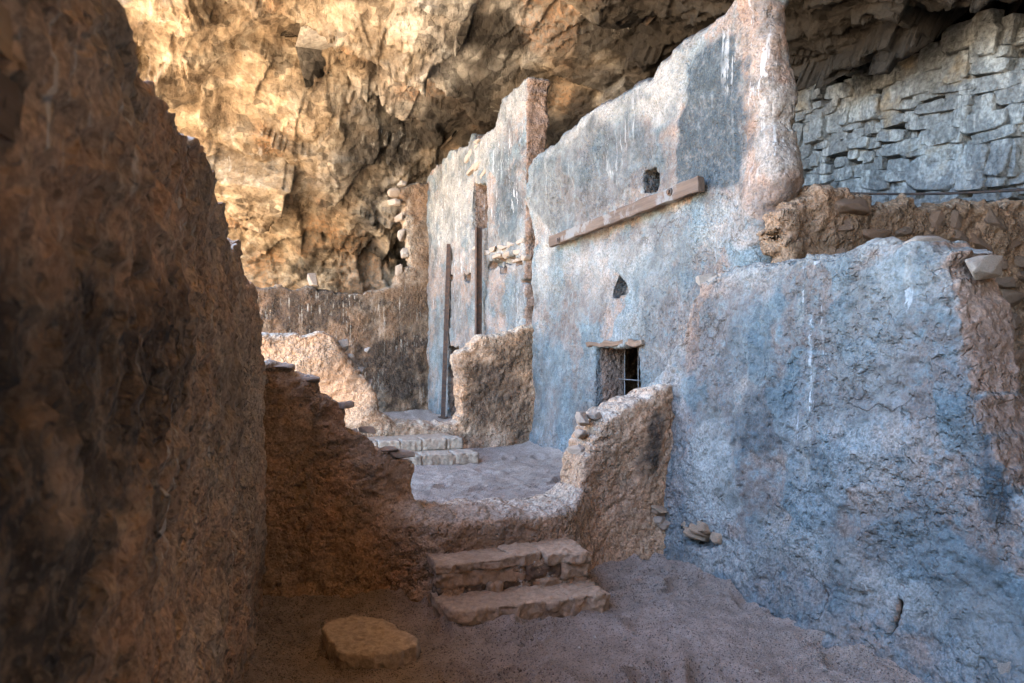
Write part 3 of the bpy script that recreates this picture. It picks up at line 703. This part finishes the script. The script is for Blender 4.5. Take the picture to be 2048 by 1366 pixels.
ST_F = [(2, [(1360, 665), (1390, 556), (1424, 560), (1402, 640), (1394, 740), (1372, 752)], 1.0, 0.04), (1, [(1376, 960), (1404, 872), (1442, 850), (1472, 900), (1484, 1000), (1446, 1050), (1560, 1105), (1500, 1170), (1390, 1120)], 1.0, 0.06), (2, [(1400, 990), (1500, 1040), (1700, 1150), (1640, 1230), (1480, 1150), (1390, 1110)], 0.5, 0.12),
        (0, [(1380, 600), (1470, 570), (1478, 700), (1470, 850), (1440, 840), (1400, 870), (1376, 820)], 0.6, 0.06), (0, [(1486, 640), (1640, 600), (1900, 620), (1930, 760), (1940, 840), (1500, 830), (1486, 900)], 0.55, 0.10), (0, 1480, 700, 60, 120, 0.7), (0, 1700, 650, 60, 90, 0.6), (0, 1560, 620, 90, 60, 0.6), (0, 1520, 860, 70, 110, 0.85), (0, 1640, 800, 110, 60, 0.6), (0, 1830, 600, 60, 100, 0.5), (0, 1900, 800, 60, 120, 0.5), (0, 1780, 1060, 120, 60, 0.45),
        (0, 1995, 960, 45, 110, 1.0), (0, 1960, 760, 14, 120, 0.8), (2, 1420, 620, 45, 90, 0.7), (2, 1850, 700, 60, 90, 0.75), (2, 1760, 640, 40, 60, 0.5), (2, 1440, 1000, 60, 60, 0.5), (2, 1925, 650, 30, 80, 0.7),
        (1, 1420, 950, 55, 100, 0.9), (1, 1440, 860, 30, 60, 0.8), (1, 1560, 1080, 100, 50, 0.6), (1, 1800, 1180, 180, 60, 0.7), (1, 1600, 640, 9, 50, 1.0), (1, 1620, 840, 8, 90, 0.9), (1, 1610, 930, 7, 40, 1.0), (1, 1720, 500, 6, 26, 1.0), (1, 1812, 540, 10, 40, 0.9), (1, 1700, 490, 200, 16, 0.8),
        (3, 1615, 700, 30, 200, 0.9), (3, 1810, 560, 30, 60, 0.8)]
def extra_f(m, W, N, s, z, n):
    endf = np.maximum(sstep(0.45, 0.8, -N[:, 1])*(s < 2.3), sstep(-0.02, -0.06, n)*(z < 0.45)*sstep(0.25, 0.1, np.abs(s-2.3)))                     # end turned from the sky is painted its shaded brown; notch browned
    m[:, 2] = np.maximum(m[:, 2], endf); m[:, 0] *= (1-0.6*endf); m[:, 1] *= (1-0.7*endf)
    return m
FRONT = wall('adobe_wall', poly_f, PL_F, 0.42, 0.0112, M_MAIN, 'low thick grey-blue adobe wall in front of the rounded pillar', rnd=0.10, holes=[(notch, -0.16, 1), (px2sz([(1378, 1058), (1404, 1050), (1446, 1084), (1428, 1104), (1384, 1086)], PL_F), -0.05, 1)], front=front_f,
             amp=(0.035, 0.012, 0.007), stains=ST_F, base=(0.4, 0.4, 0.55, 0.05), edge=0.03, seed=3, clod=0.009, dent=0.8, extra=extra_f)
# near wall on the left (faces +X), slightly turned
PL_L = wall_plane((0.043, 4.087, 0), (0.0778, 0.997), (0.997, -0.0778))
poly_l = [(-4.9, -0.15), (0.30, -0.15), (0.30, 1.28)] + px2sz([(525, 728), (523, 690), (519, 640), (515, 580), (505, 560), (489, 548), (487, 490), (470, 486), (462, 430), (440, 345), (400, 268), (350, 195), (300, 112), (236, -10)], PL_L) + [(-3.6, 1.99), (-4.3, 1.95), (-4.9, 1.94)]
ST_L = [(0, 60, 900, 160, 330, 1.0), (0, 240, 780, 170, 260, 0.9), (0, 330, 700, 80, 150, 0.75), (0, 150, 1150, 170, 230, 0.95), (0, 290, 1050, 60, 140, 0.7), (0, 20, 200, 40, 70, 0.9), (0, 215, 530, 22, 60, 0.9), (0, 460, 800, 40, 120, 0.5), (0, 40, 1250, 100, 200, 0.75),
        (2, 200, 350, 160, 200, 0.6), (2, 420, 560, 70, 130, 0.5), (1, 420, 900, 60, 200, 0.4), (3, 200, 300, 200, 300, 1.0), (3, 420, 480, 100, 200, 0.9), (3, 250, 750, 260, 250, 0.5)]
LEFT = wall('adobe_wall', poly_l, PL_L, 0.38, 0.0135, M_LEFT, 'dark brown smoke-stained adobe wall close by on the left with streaked face', rnd=0.025, amp=(0.03, 0.016, 0.010),
            stains=ST_L, base=(0.25, 0.4, 0.4, 0.6), edge=0.03, seed=4, clod=0.016, dent=1.3, runs=0.014)
# cross wall with the near doorway (faces -Y)
PL_1 = wall_plane((0, 4.10, 0), (1, 0), (0, -1))
poly_1 = [(-0.1, -0.15), (-0.1, 1.36)] + px2sz([(545, 730), (592, 731), (590, 750), (637, 758), (638, 796), (675, 804), (700, 818), (705, 855), (735, 858), (756, 876), (759, 898), (790, 905), (832, 930), (831, 985), (845, 1008), (911, 1018), (1080, 1014), (1130, 1006), (1158, 980), (1164, 935), (1178, 892), (1200, 866), (1228, 836), (1275, 806), (1316, 780), (1362, 760)], PL_1) + [(2.95, 1.27), (2.95, -0.15)]
def front_1(s, z):
    return 0.08*np.exp(-np.clip(z, 0, 9)/0.22) + 0.19*np.exp(-((s-1.40)/0.60)**6)*sstep(0.56, 0.40, z)
ST_1 = [(0, 640, 900, 70, 90, 0.4), (0, 760, 960, 70, 60, 0.45), (0, 690, 1010, 90, 60, 0.4), (0, 1305, 890, 16, 60, 1.0), (0, 1290, 940, 30, 40, 0.7), (0, 980, 1060, 120, 25, 0.5), (2, 700, 830, 40, 40, 0.9), (2, 1330, 1000, 40, 60, 0.6), (1, 850, 1080, 40, 60, 0.4), (2, 1250, 1000, 90, 60, 0.5)]
CROSS = wall('adobe_wall', poly_1, PL_1, 0.36, 0.0115, M_CROSS, 'low brown cross wall stepping down to the doorway above the near stone steps', rnd=0.035, front=front_1, front_room=0.30, amp=(0.035, 0.013, 0.006),
             stains=ST_1, base=(0.22, 0.25, 0.3, 0.1), edge=0.03, seed=5, clod=0.007, dent=0.6)
# second cross wall with the far doorway
PL_2 = wall_plane((0, 7.20, 0), (1, 0), (0, -1))
poly_2 = [(-0.2, 0.2)] + px2sz([(470, 668), (530, 669), (600, 665), (645, 665), (668, 676), (680, 702), (702, 735), (735, 762), (748, 772), (752, 800), (762, 828), (790, 842), (850, 846), (905, 842), (922, 826), (921, 760), (921, 702), (940, 696), (962, 672), (1000, 668), (1030, 660), (1058, 646)], PL_2) + [(3.1, 1.75), (3.1, 0.2)]
def front_2(s, z):
    return 0.06*np.exp(-np.clip(z-0.37, 0, 9)/0.25) + 0.04*sstep(1.9, 1.0, s)
ST_2 = [(0, 1000, 780, 60, 90, 0.85), (0, 1030, 720, 40, 50, 0.6), (0, 620, 740, 40, 40, 0.5), (0, 660, 720, 30, 40, 0.6), (2, 600, 720, 90, 60, 1.0), (2, 700, 800, 60, 50, 1.0), (2, [(500, 680), (640, 672), (700, 740), (740, 780), (750, 850), (500, 850)], 0.95, 0.15), (1, 840, 860, 90, 20, 0.4)]  # orange areas stand for warm bounced light
CROSS2 = wall('adobe_wall', poly_2, PL_2, 0.34, 0.016, M_FAR, 'second cross wall with the far doorway, orange half coloured by painted warm bounce, and dark half', rnd=0.06, front=front_2, amp=(0.03, 0.012, 0.006),
              stains=ST_2, base=(0.25, 0.3, 0.5, 0.1), edge=0.04, seed=6, clod=0.009, dent=0.8)
# end wall of the far room
PL_3 = wall_plane((0, 12.20, 0), (1, 0), (0, -1))
poly_3 = [(-0.6, 0.2)] + px2sz([(430, 566), (515, 572), (600, 576), (700, 583), (757, 584), (792, 572), (800, 552), (812, 535), (826, 528), (818, 515), (810, 452), (812, 400), (800, 392), (803, 374), (835, 366), (862, 362)], PL_3) + [(3.15, 4.5), (3.15, 0.2)]
ST_3 = [(0, 640, 620, 130, 50, 0.95), (0, 780, 740, 110, 90, 1.0), (0, 600, 600, 80, 40, 0.7), (0, 820, 640, 50, 60, 0.7), (1, 700, 610, 90, 25, 0.5), (2, 600, 640, 80, 25, 0.6), (3, 690, 610, 130, 60, 1.0), (1, 815, 470, 12, 90, 0.8), (0, 845, 368, 8, 8, 1.0), (2, 830, 480, 30, 80, 0.5)]
ENDW = wall('adobe_wall', poly_3, PL_3, 0.34, 0.022, M_END, 'shade-darkened end wall of the far room with a pale-edged stub', rnd=0.05, amp=(0.04, 0.02, 0.008), stains=ST_3, base=(0.4, 0.3, 0.35, 0.4), edge=0.05, seed=7)
# rough stone wall behind the pillar
PL_R = wall_plane((0, 3.28, 0), (1, 0), (0, -1))
poly_r = [(3.22, 0.1)] + px2sz([(1575, 432), (1604, 392), (1640, 380), (1700, 376), (1730, 386), (1765, 400), (1800, 396), (1850, 402), (1900, 408), (1960, 404), (2010, 408), (2048, 402)], PL_R) + [(6.6, 2.5), (6.6, 0.1)]
RUBBLE = wall('stone_wall', poly_r, PL_R, 0.36, 0.017, M_END, 'rough brown rubble stone wall between the pillar and the cave back', rnd=0.06, amp=(0.04, 0.03, 0.012), stains=[(0, 1650, 470, 60, 40, 0.5)], base=(0.55, 0.15, 0.35, 0.0), edge=0.06, seed=8, clod=0.012)  # dark base and mask hold the shade behind the front wall
rr = random.Random(11); k = 0
z = 1.30
while z < 2.42:
    hr = rr.uniform(0.09, 0.17); x = 3.3 + rr.uniform(0, 0.1)
    while x < 6.3:
        wd = rr.uniform(0.12, 0.34)
        if z+hr < 2.44 and rr.random() < 0.8:
            stone(RUBBLE, (x+wd/2, 3.285+rr.uniform(0, 0.035), z+hr/2+rr.uniform(-0.03, 0.03)), (wd*rr.uniform(0.8, 1.05), 0.13, hr*rr.uniform(0.75, 1.1)), (rr.uniform(-0.25, 0.25), rr.uniform(-0.3, 0.3), rr.uniform(-0.2, 0.2)), M_STONE, 'stone', k); k += 1
        x += wd+0.015
    z += hr+0.012

# ------------------------------------------------------------------ stones built into the walls
def at_px(px, py, pl, push=0.0):
    o, u, n = pl; p = hit(px, py, o, n) + n*push; return p
def put_stones(parent, pl, rows, mat, seed, yaw, depth=0.12, push=-0.02, box=0.8):
    r = random.Random(seed)
    for i, (px, py, wpx, hpx) in enumerate(rows):
        p = at_px(px, py, pl); D = np.linalg.norm((p-np.array([0, 0, CAM_Z]))*np.array([1, 1, 0])); o, u, n = pl
        a, b_ = px2sz([(px-wpx/2, py), (px+wpx/2, py)], pl); wd = abs(b_[0]-a[0]); ht = hpx*D/F_PX
        q = p + n*push
        stone(parent, q, (wd, depth, ht), (r.uniform(-0.12, 0.12), r.uniform(-0.15, 0.15), yaw+r.uniform(-0.12, 0.12)), mat, 'stone', seed+i, box)
put_stones(CROSS, PL_1, [(672, 1160, 46, 48), (735, 1168, 50, 34), (705, 1120, 60, 50), (752, 1130, 36, 36), (640, 1185, 30, 26), (990, 1066, 30, 26), (565, 732, 52, 10), (625, 760, 34, 12), (690, 812, 40, 16), (740, 862, 40, 14), (806, 910, 56, 16), (780, 900, 40, 10)], M_ROCK2, 3, 0.0, 0.16, -0.06)
put_stones(CROSS, PL_1, [(1186, 842, 24, 30), (1210, 836, 22, 16), (1180, 872, 20, 22), (1175, 905, 30, 20)], M_ROCK2, 21, 0.0, 0.16, -0.16)
put_stones(CROSS2, PL_2, [(690, 690, 22, 24), (704, 716, 20, 20), (722, 742, 26, 16), (742, 766, 18, 14), (738, 700, 14, 12)], M_PALE, 31, 0.0, 0.16, -0.12)
put_stones(ENDW, PL_3, [(790, 384, 30, 18), (792, 402, 32, 14), (800, 432, 20, 20), (804, 468, 16, 26), (812, 505, 18, 22), (800, 540, 14, 26), (806, 366, 20, 12), (628, 560, 24, 30)], M_PALE, 41, 0.0, 0.25, -0.1)
put_stones(TALL, PL_M, [(985, 498, 18, 12), (1003, 494, 20, 12), (1022, 488, 18, 13), (1040, 482, 18, 13), (990, 512, 16, 10), (1012, 508, 18, 11), (1034, 504, 18, 12), (1046, 515, 12, 14), (1030, 520, 14, 10), (975, 505, 12, 12),
                        (945, 300, 24, 14), (958, 325, 22, 14), (940, 340, 18, 14), (965, 348, 20, 12), (950, 285, 20, 10), (934, 316, 16, 14), (955, 478, 14, 10), (948, 495, 12, 12)], M_PALE, 51, math.pi/2, 0.10, -0.03)
put_stones(FRONT, PL_F, [(1432, 552, 36, 26), (1408, 560, 22, 22), (1800, 484, 50, 30), (1912, 532, 50, 46), (1385, 560, 20, 26)], M_PALE, 71, math.pi/2, 0.24, -0.16, 0.8)
put_stones(LEFT, PL_L, [(478, 492, 14, 20), (505, 560, 16, 30), (512, 600, 12, 26), (517, 640, 8, 24)], M_ROCK2, 81, math.pi/2-0.078, 0.22, -0.16, 0.9)
put_stones(FRONT, wall_plane((2.70, 0, 0), (0, 1), (-1, 0)), [(2000, 1330, 60, 60)], M_PALE, 91, math.pi/2, 0.14, -0.05)

rq = random.Random(8)
for i in range(14):                                        # rough bedrock showing at the foot of the corner
    px = rq.uniform(1310, 1450); py = 1030+0.35*(px-1310)+rq.uniform(-32, 26)
    q = at_px(px, py, PL_F, -0.01)
    if px < 1372: q = at_px(px, py, PL_1, 0.0)
    stone(FRONT if px >= 1372 else CROSS, q, (rq.uniform(0.10, 0.2), rq.uniform(0.12, 0.2), rq.uniform(0.05, 0.09)), (rq.uniform(-0.3, 0.3), rq.uniform(-0.3, 0.3), rq.uniform(0, 3)), M_SLAB if i % 3 else M_ROCK2, 'stone', 200+i, 0.7)
# ------------------------------------------------------------------ doorway, timber, metal
def box_bm(bm, c, d, rot=None):
    r = bmesh.ops.create_cube(bm, size=1.0); vs_ = r['verts']
    for v in vs_:
        v.co = Vector((v.co.x*d[0], v.co.y*d[1], v.co.z*d[2]))
        if rot is not None: v.co.rotate(rot)
        v.co += Vector(c)
    return vs_
def bm_obj(name, bm, mat, parent=None, smooth=False):
    me = bpy.data.meshes.new(name); bm.to_mesh(me); bm.free()
    if smooth:
        for f in me.polygons: f.use_smooth = True
    o = new_obj(name, me, mat)
    if parent is not None: o.parent = parent; o.location = -Vector(parent.location)
    return o
def timber(name, a, b, wd, ht, mat, seed, n=40, parent=None, rough=0.006):
    """sawn or split timber from a to b with worn edges"""
    a = Vector(a); b = Vector(b); ax = (b-a).normalized(); up = Vector((0, 0, 1)); sd = ax.cross(up).normalized(); up = sd.cross(ax)
    prof = []
    for (x, y) in ((-1, -0.8), (-0.85, -1), (0, -1), (0.85, -1), (1, -0.8), (1, 0), (1, 0.8), (0.85, 1), (0, 1), (-0.85, 1), (-1, 0.8), (-1, 0)): prof.append((x, y))
    m_ = len(prof); co = []
    for i in range(n+1):
        t = i/n; c = a.lerp(b, t)
        for x, y in prof: co.append(c + sd*(x*wd/2) + up*(y*ht/2))
    co = np.array([list(v) for v in co]); p = co*np.array([14, 5, 14]) + seed
    dn = np.stack([gnoise(p), gnoise(p+7), gnoise(p+19)], 1)*rough*2; co += dn
    bm = bmesh.new(); vv = [bm.verts.new(c) for c in co]
    for i in range(n):
        for j in range(m_):
            bm.faces.new((vv[i*m_+j], vv[i*m_+(j+1) % m_], vv[(i+1)*m_+(j+1) % m_], vv[(i+1)*m_+j]))
    bm.faces.new(vv[:m_]); bm.faces.new(vv[-m_:][::-1])
    bmesh.ops.recalc_face_normals(bm, faces=bm.faces)
    return bm_obj(name, bm, mat, parent)
# lintel above the low doorway
timber('lintel', (2.99, 4.80, 1.515), (2.99, 5.78, 1.50), 0.13, 0.045, M_WOODL, 3, 30, MAIN, 0.012)
# closed box added behind it to keep the doorway dark
bm = bmesh.new()
x0, x1, y0, y1, z0, z1 = 3.24, 4.9, 4.3, 6.3, 0.30, 1.62
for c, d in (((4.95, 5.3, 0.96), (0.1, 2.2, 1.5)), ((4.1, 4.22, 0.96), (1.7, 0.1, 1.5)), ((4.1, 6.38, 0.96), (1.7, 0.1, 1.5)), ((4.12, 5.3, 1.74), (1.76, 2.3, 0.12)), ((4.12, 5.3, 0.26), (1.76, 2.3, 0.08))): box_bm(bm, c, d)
bm_obj('added_dark_box', bm, M_END, MAIN)
def tube(bm, a, b, r, seg=8):
    a = Vector(a); b = Vector(b); q = (b-a).to_track_quat('Z', 'Y')
    res = bmesh.ops.create_cone(bm, cap_ends=True, segments=seg, radius1=r, radius2=r, depth=(b-a).length)
    for v in res['verts']: v.co.rotate(q); v.co += (a+b)/2
for yy in (5.02, 5.30, 5.54):
    bm = bmesh.new(); tube(bm, (3.20, yy, 0.36), (3.20, yy, 1.47), 0.006); bm_obj('grille_bar', bm, M_GALV, MAIN)
for zz in (0.7, 1.18):
    bm = bmesh.new(); tube(bm, (3.185, 4.93, zz), (3.185, 5.62, zz), 0.005); bm_obj('grille_bar', bm, M_GALV, MAIN)

# long plank bolted to the main wall
pa, pb_ = hit(1102, 484, (2.90, 0, 0), (1, 0, 0)), hit(1402, 367, (2.90, 0, 0), (1, 0, 0))
mid = Vector((pa+pb_)/2)
PLANK = timber('wooden_plank', pa, pb_, 0.055, 0.102, M_WOOD, 9, 60)
tag(PLANK, 'long weathered wooden plank bolted level across the tall grey wall', 'plank')
for px, py in ((1116, 480), (1338, 384)):
    c = hit(px, py, (2.865, 0, 0), (1, 0, 0)); bm = bmesh.new()
    tube(bm, (c[0], c[1], c[2]), (c[0]+0.03, c[1], c[2]), 0.030, 14); tube(bm, (c[0]-0.016, c[1], c[2]), (c[0]+0.001, c[1], c[2]), 0.018, 6)
    bm_obj('bolt', bm, M_BOLT, PLANK)
# wooden stubs in the near wall at the very left
def peg(px, py, ln, r, label, mat, pl=PL_L):
    c = at_px(px, py, pl); n = Vector(pl[2]); o = timber('beam_stub', Vector(c)-n*0.2, Vector(c)+n*ln, r*2, r*2, mat, px, 10)
    tag(o, label, 'beam end'); return o
peg(14, 62, 0.004, 0.022, 'squared tan beam end set into the near brown wall, upper of two', M_STUB)
peg(8, 215, 0.004, 0.026, 'dark round beam end in the near brown wall, lower of two', M_WOODL)

# steel posts: two back-to-back angles with a dark slot, standing on the far floor
def post(foot, head, label):
    a = Vector(foot); b = Vector(head); L = (b-a).length
    e = bpy.data.objects.new('steel_post', None); COL.objects.link(e); e.location = a; e.empty_display_size = 0.1
    q = (b-a).to_track_quat('Z', 'X'); e.rotation_mode = 'QUATERNION'; e.rotation_quaternion = q
    def prt(nm, boxes):
        bm = bmesh.new()
        for c, d in boxes: box_bm(bm, c, d)
        o = bm_obj(nm, bm, M_STEEL); o.parent = e; o.location = (0, 0, 0); return o
    prt('web', [((0, 0, L/2), (0.008, 0.070, L))])
    for s in (-1, 1): prt('flange', [((0, s*0.036, L/2+0.002), (0.07, 0.010, L))])
    prt('base_plate', [((0, 0, 0.006), (0.16, 0.16, 0.012))])
    for zz in (L*0.62,):
        bm = bmesh.new(); tube(bm, (-0.055, -0.02, zz), (0.055, -0.02, zz), 0.012, 8); o = bm_obj('bolt', bm, M_BOLT); o.parent = e; o.location = (0, 0, 0)
    return tag(e, label, 'post', 'steel posts in the far room')
f1 = hit(886, 830, (0, 0, 0.35), (0, 0, 1)); f1 = hit(886, 832, (2.84, 0, 0), (1, 0, 0)); f1[2] = 0.36
h1 = hit(898, 489, (0, f1[1]-0.02, 0), (0, 1, 0))
post(f1, h1, 'leaning rusty steel post standing farther off beside the dark low opening')
h2 = hit(957, 455, (2.84, 0, 0), (1, 0, 0)); post((2.84, h2[1]+0.02, 0.36), h2, 'upright rusty steel post nearer the second cross wall, below the high doorway')

# cable across the cave back
ca_ = hit(1690, 384, (6.3, 0, 0), (1, 0, 0)); cb_ = hit(2048, 371, (6.3, 0, 0), (1, 0, 0)); dv = Vector(cb_)-Vector(ca_)
bm = bmesh.new(); N_ = 14
pts = [Vector(ca_)-dv*0.12+dv*1.5*(i/N_) - Vector((0, 0, 0.05*math.sin(math.pi*i/N_))) for i in range(N_+1)]
for i in range(N_): tube(bm, pts[i], pts[i+1], 0.013, 6)
tag(bm_obj('steel_cable', bm, M_BOLT), 'thin black cable stretched along the grey cave back', 'cable')

# ------------------------------------------------------------------ near stone steps
def steps(name, base, label, group=None):
    e = bpy.data.objects.new(name, None); COL.objects.link(e); e.location = base; e.empty_display_size = 0.1
    return tag(e, label, 'steps', group)
S1 = steps('stone_steps', (1.4, 3.6, 0.0), 'two near steps of thick broken flagstones below the first doorway')
net_rock('mortar_core', [(0.97, 3.685), (1.35, 3.675), (1.84, 3.62), (1.84, 4.15), (0.97, 4.15)], -0.02, 0.225, 0.010, M_CROSS, (0, 0, 0), 0.014, 0.02, S1, 1)
net_rock('flagstone', [(0.975, 3.47), (1.05, 3.43), (1.16, 3.45), (1.30, 3.405), (1.42, 3.43), (1.52, 3.405), (1.645, 3.41), (1.66, 3.72), (0.92, 3.78), (0.93, 3.6)], -0.03, 0.082, 0.0075, M_SLAB, (0, 0, 0), 0.016, 0.014, S1, 2, (0.0, 0.02))
net_rock('flagstone', [(1.635, 3.385), (1.72, 3.40), (1.80, 3.36), (1.87, 3.40), (1.86, 3.69), (1.64, 3.72)], -0.03, 0.088, 0.0075, M_SLAB, (0, 0, 0), 0.016, 0.014, S1, 3)
for i, (pl_, zt) in enumerate([([(0.935, 3.68), (1.02, 3.655), (1.15, 3.67), (1.29, 3.64), (1.40, 3.66), (1.42, 4.13), (0.94, 4.13)], 0.262),
                              ([(1.36, 3.69), (1.45, 3.635), (1.55, 3.655), (1.575, 3.70), (1.58, 4.13), (1.38, 4.13)], 0.272),
                              ([(1.575, 3.60), (1.66, 3.62), (1.73, 3.585), (1.855, 3.59), (1.86, 4.13), (1.575, 4.13)], 0.266)]):
    net_rock('flagstone', pl_, 0.205, zt, 0.0075, M_SLAB, (0, 0, 0), 0.014, 0.012, S1, 10+i)
for i, (xa, xb, za, zb, yf) in enumerate([(0.95, 1.47, 0.118, 0.212, 3.668), (1.46, 1.68, 0.13, 0.215, 3.632), (1.67, 1.845, 0.115, 0.212, 3.605), (0.945, 1.22, 0.06, 0.125, 3.675), (1.22, 1.32, 0.06, 0.132, 3.645), (1.32, 1.50, 0.07, 0.135, 3.665), (1.50, 1.84, 0.07, 0.125, 3.628)]):
    net_rock('stone', [(xa, yf+0.012), (xa+0.03, yf), ((xa+xb)/2, yf+0.008), (xb-0.02, yf-0.006), (xb, yf+0.01), (xb, yf+0.15), (xa, yf+0.15)], za, zb, 0.0075, M_SLAB if i % 2 == 0 else M_STONE, (0, 0, 0), 0.016, 0.016, S1, 20+i)
# far steps of squared blocks
S2 = steps('stone_steps', (1.55, 6.6, 0.36), 'two far steps of squared pale blocks below the second doorway')
net_rock('mortar_core', [(1.06, 6.265), (1.99, 6.265), (1.99, 6.62), (1.95, 6.62), (1.95, 7.2), (1.06, 7.2)], 0.33, 0.452, 0.014, M_MORTAR, (0, 0, 0), 0.006, 0.02, S2, 1)
net_rock('mortar_core', [(1.04, 6.64), (1.955, 6.64), (1.955, 7.2), (1.04, 7.2)], 0.40, 0.55, 0.014, M_MORTAR, (0, 0, 0), 0.006, 0.02, S2, 2)
x = 1.05
for i, wd in enumerate((0.20, 0.21, 0.32, 0.24)):
    net_rock('block', [(x, 6.26), (x+wd-0.014, 6.255), (x+wd-0.014, 6.50), (x, 6.50)], 0.355, 0.468, 0.0095, M_STEP2, (0, 0, 0), 0.008, 0.014, S2, 30+i); x += wd
x = 1.02
for i, wd in enumerate((0.10, 0.22, 0.22, 0.25, 0.17)):
    net_rock('block', [(x, 6.635), (x+wd-0.014, 6.63), (x+wd-0.014, 6.86), (x, 6.86)], 0.452, 0.566, 0.0095, M_STEP2, (0, 0, 0), 0.008, 0.014, S2, 40+i); x += wd

# flat rock lying on the sand
FR = net_rock('flat_rock', [(0.30, 3.40), (0.36, 3.16), (0.50, 3.09), (0.70, 3.13), (0.735, 3.20), (0.60, 3.45), (0.46, 3.52), (0.345, 3.49)], -0.03, 0.092, 0.0075, M_FLAT, (0, 0, 0), 0.009, 0.010, None, 77, (-0.04, 0.08))
tag(FR, 'flat-topped tan rock lying on the sand left of the near steps', 'rock')

# ------------------------------------------------------------------ grit and pebbles on the sand
rg = random.Random(3); bm = bmesh.new(); spots = []
for i in range(1500):
    x = rg.uniform(0.05, 2.66); y = rg.uniform(1.5, 4.02) if i % 4 else rg.uniform(4.55, 7.1)
    if (0.9 < x < 1.9 and 3.35 < y < 4.1) or (0.28 < x < 0.74 and 3.08 < y < 3.52): continue
    spots.append((x, y))
for i in range(260):
    if i % 2: spots.append((rg.uniform(2.5, 2.68), rg.uniform(1.9, 4.0)))
    else: spots.append((rg.choice((rg.uniform(0.06, 0.9), rg.uniform(1.9, 2.65))), rg.uniform(3.82, 4.02)))
sp_ = np.array(spots); z1_ = floor1(sp_[:, :1], sp_[:, 1:]); z2_ = 0.37+fl2(sp_[:, :1], sp_[:, 1:])
for (x, y), a1, a2 in zip(spots, z1_[:, 0], z2_[:, 0]):
    zz = float(a1 if y < 4.3 else a2); r = rg.uniform(0.0025, 0.007)*(2.2 if rg.random() < 0.06 else 1)
    vs_ = [bm.verts.new(Vector((dx*rg.uniform(0.7, 1.4)*r+x, dy*rg.uniform(0.7, 1.4)*r+y, dz*r*0.7+zz+r*0.3))) for dx, dy, dz in ((1, 0, 0), (0, 1, 0), (-1, 0, 0), (0, -1, 0), (0, 0, 1), (0, 0, -1))]
    for a, b, c in ((0, 1, 4), (1, 2, 4), (2, 3, 4), (3, 0, 4), (1, 0, 5), (2, 1, 5), (3, 2, 5), (0, 3, 5)): bm.faces.new((vs_[a], vs_[b], vs_[c]))
tag(bm_obj('gravel', bm, M_PALE), 'scattered grit and pebbles on the sand floors', 'gravel', kind='stuff')
print('verts', sum(len(o.data.vertices) for o in SC.objects if o.type == 'MESH'))
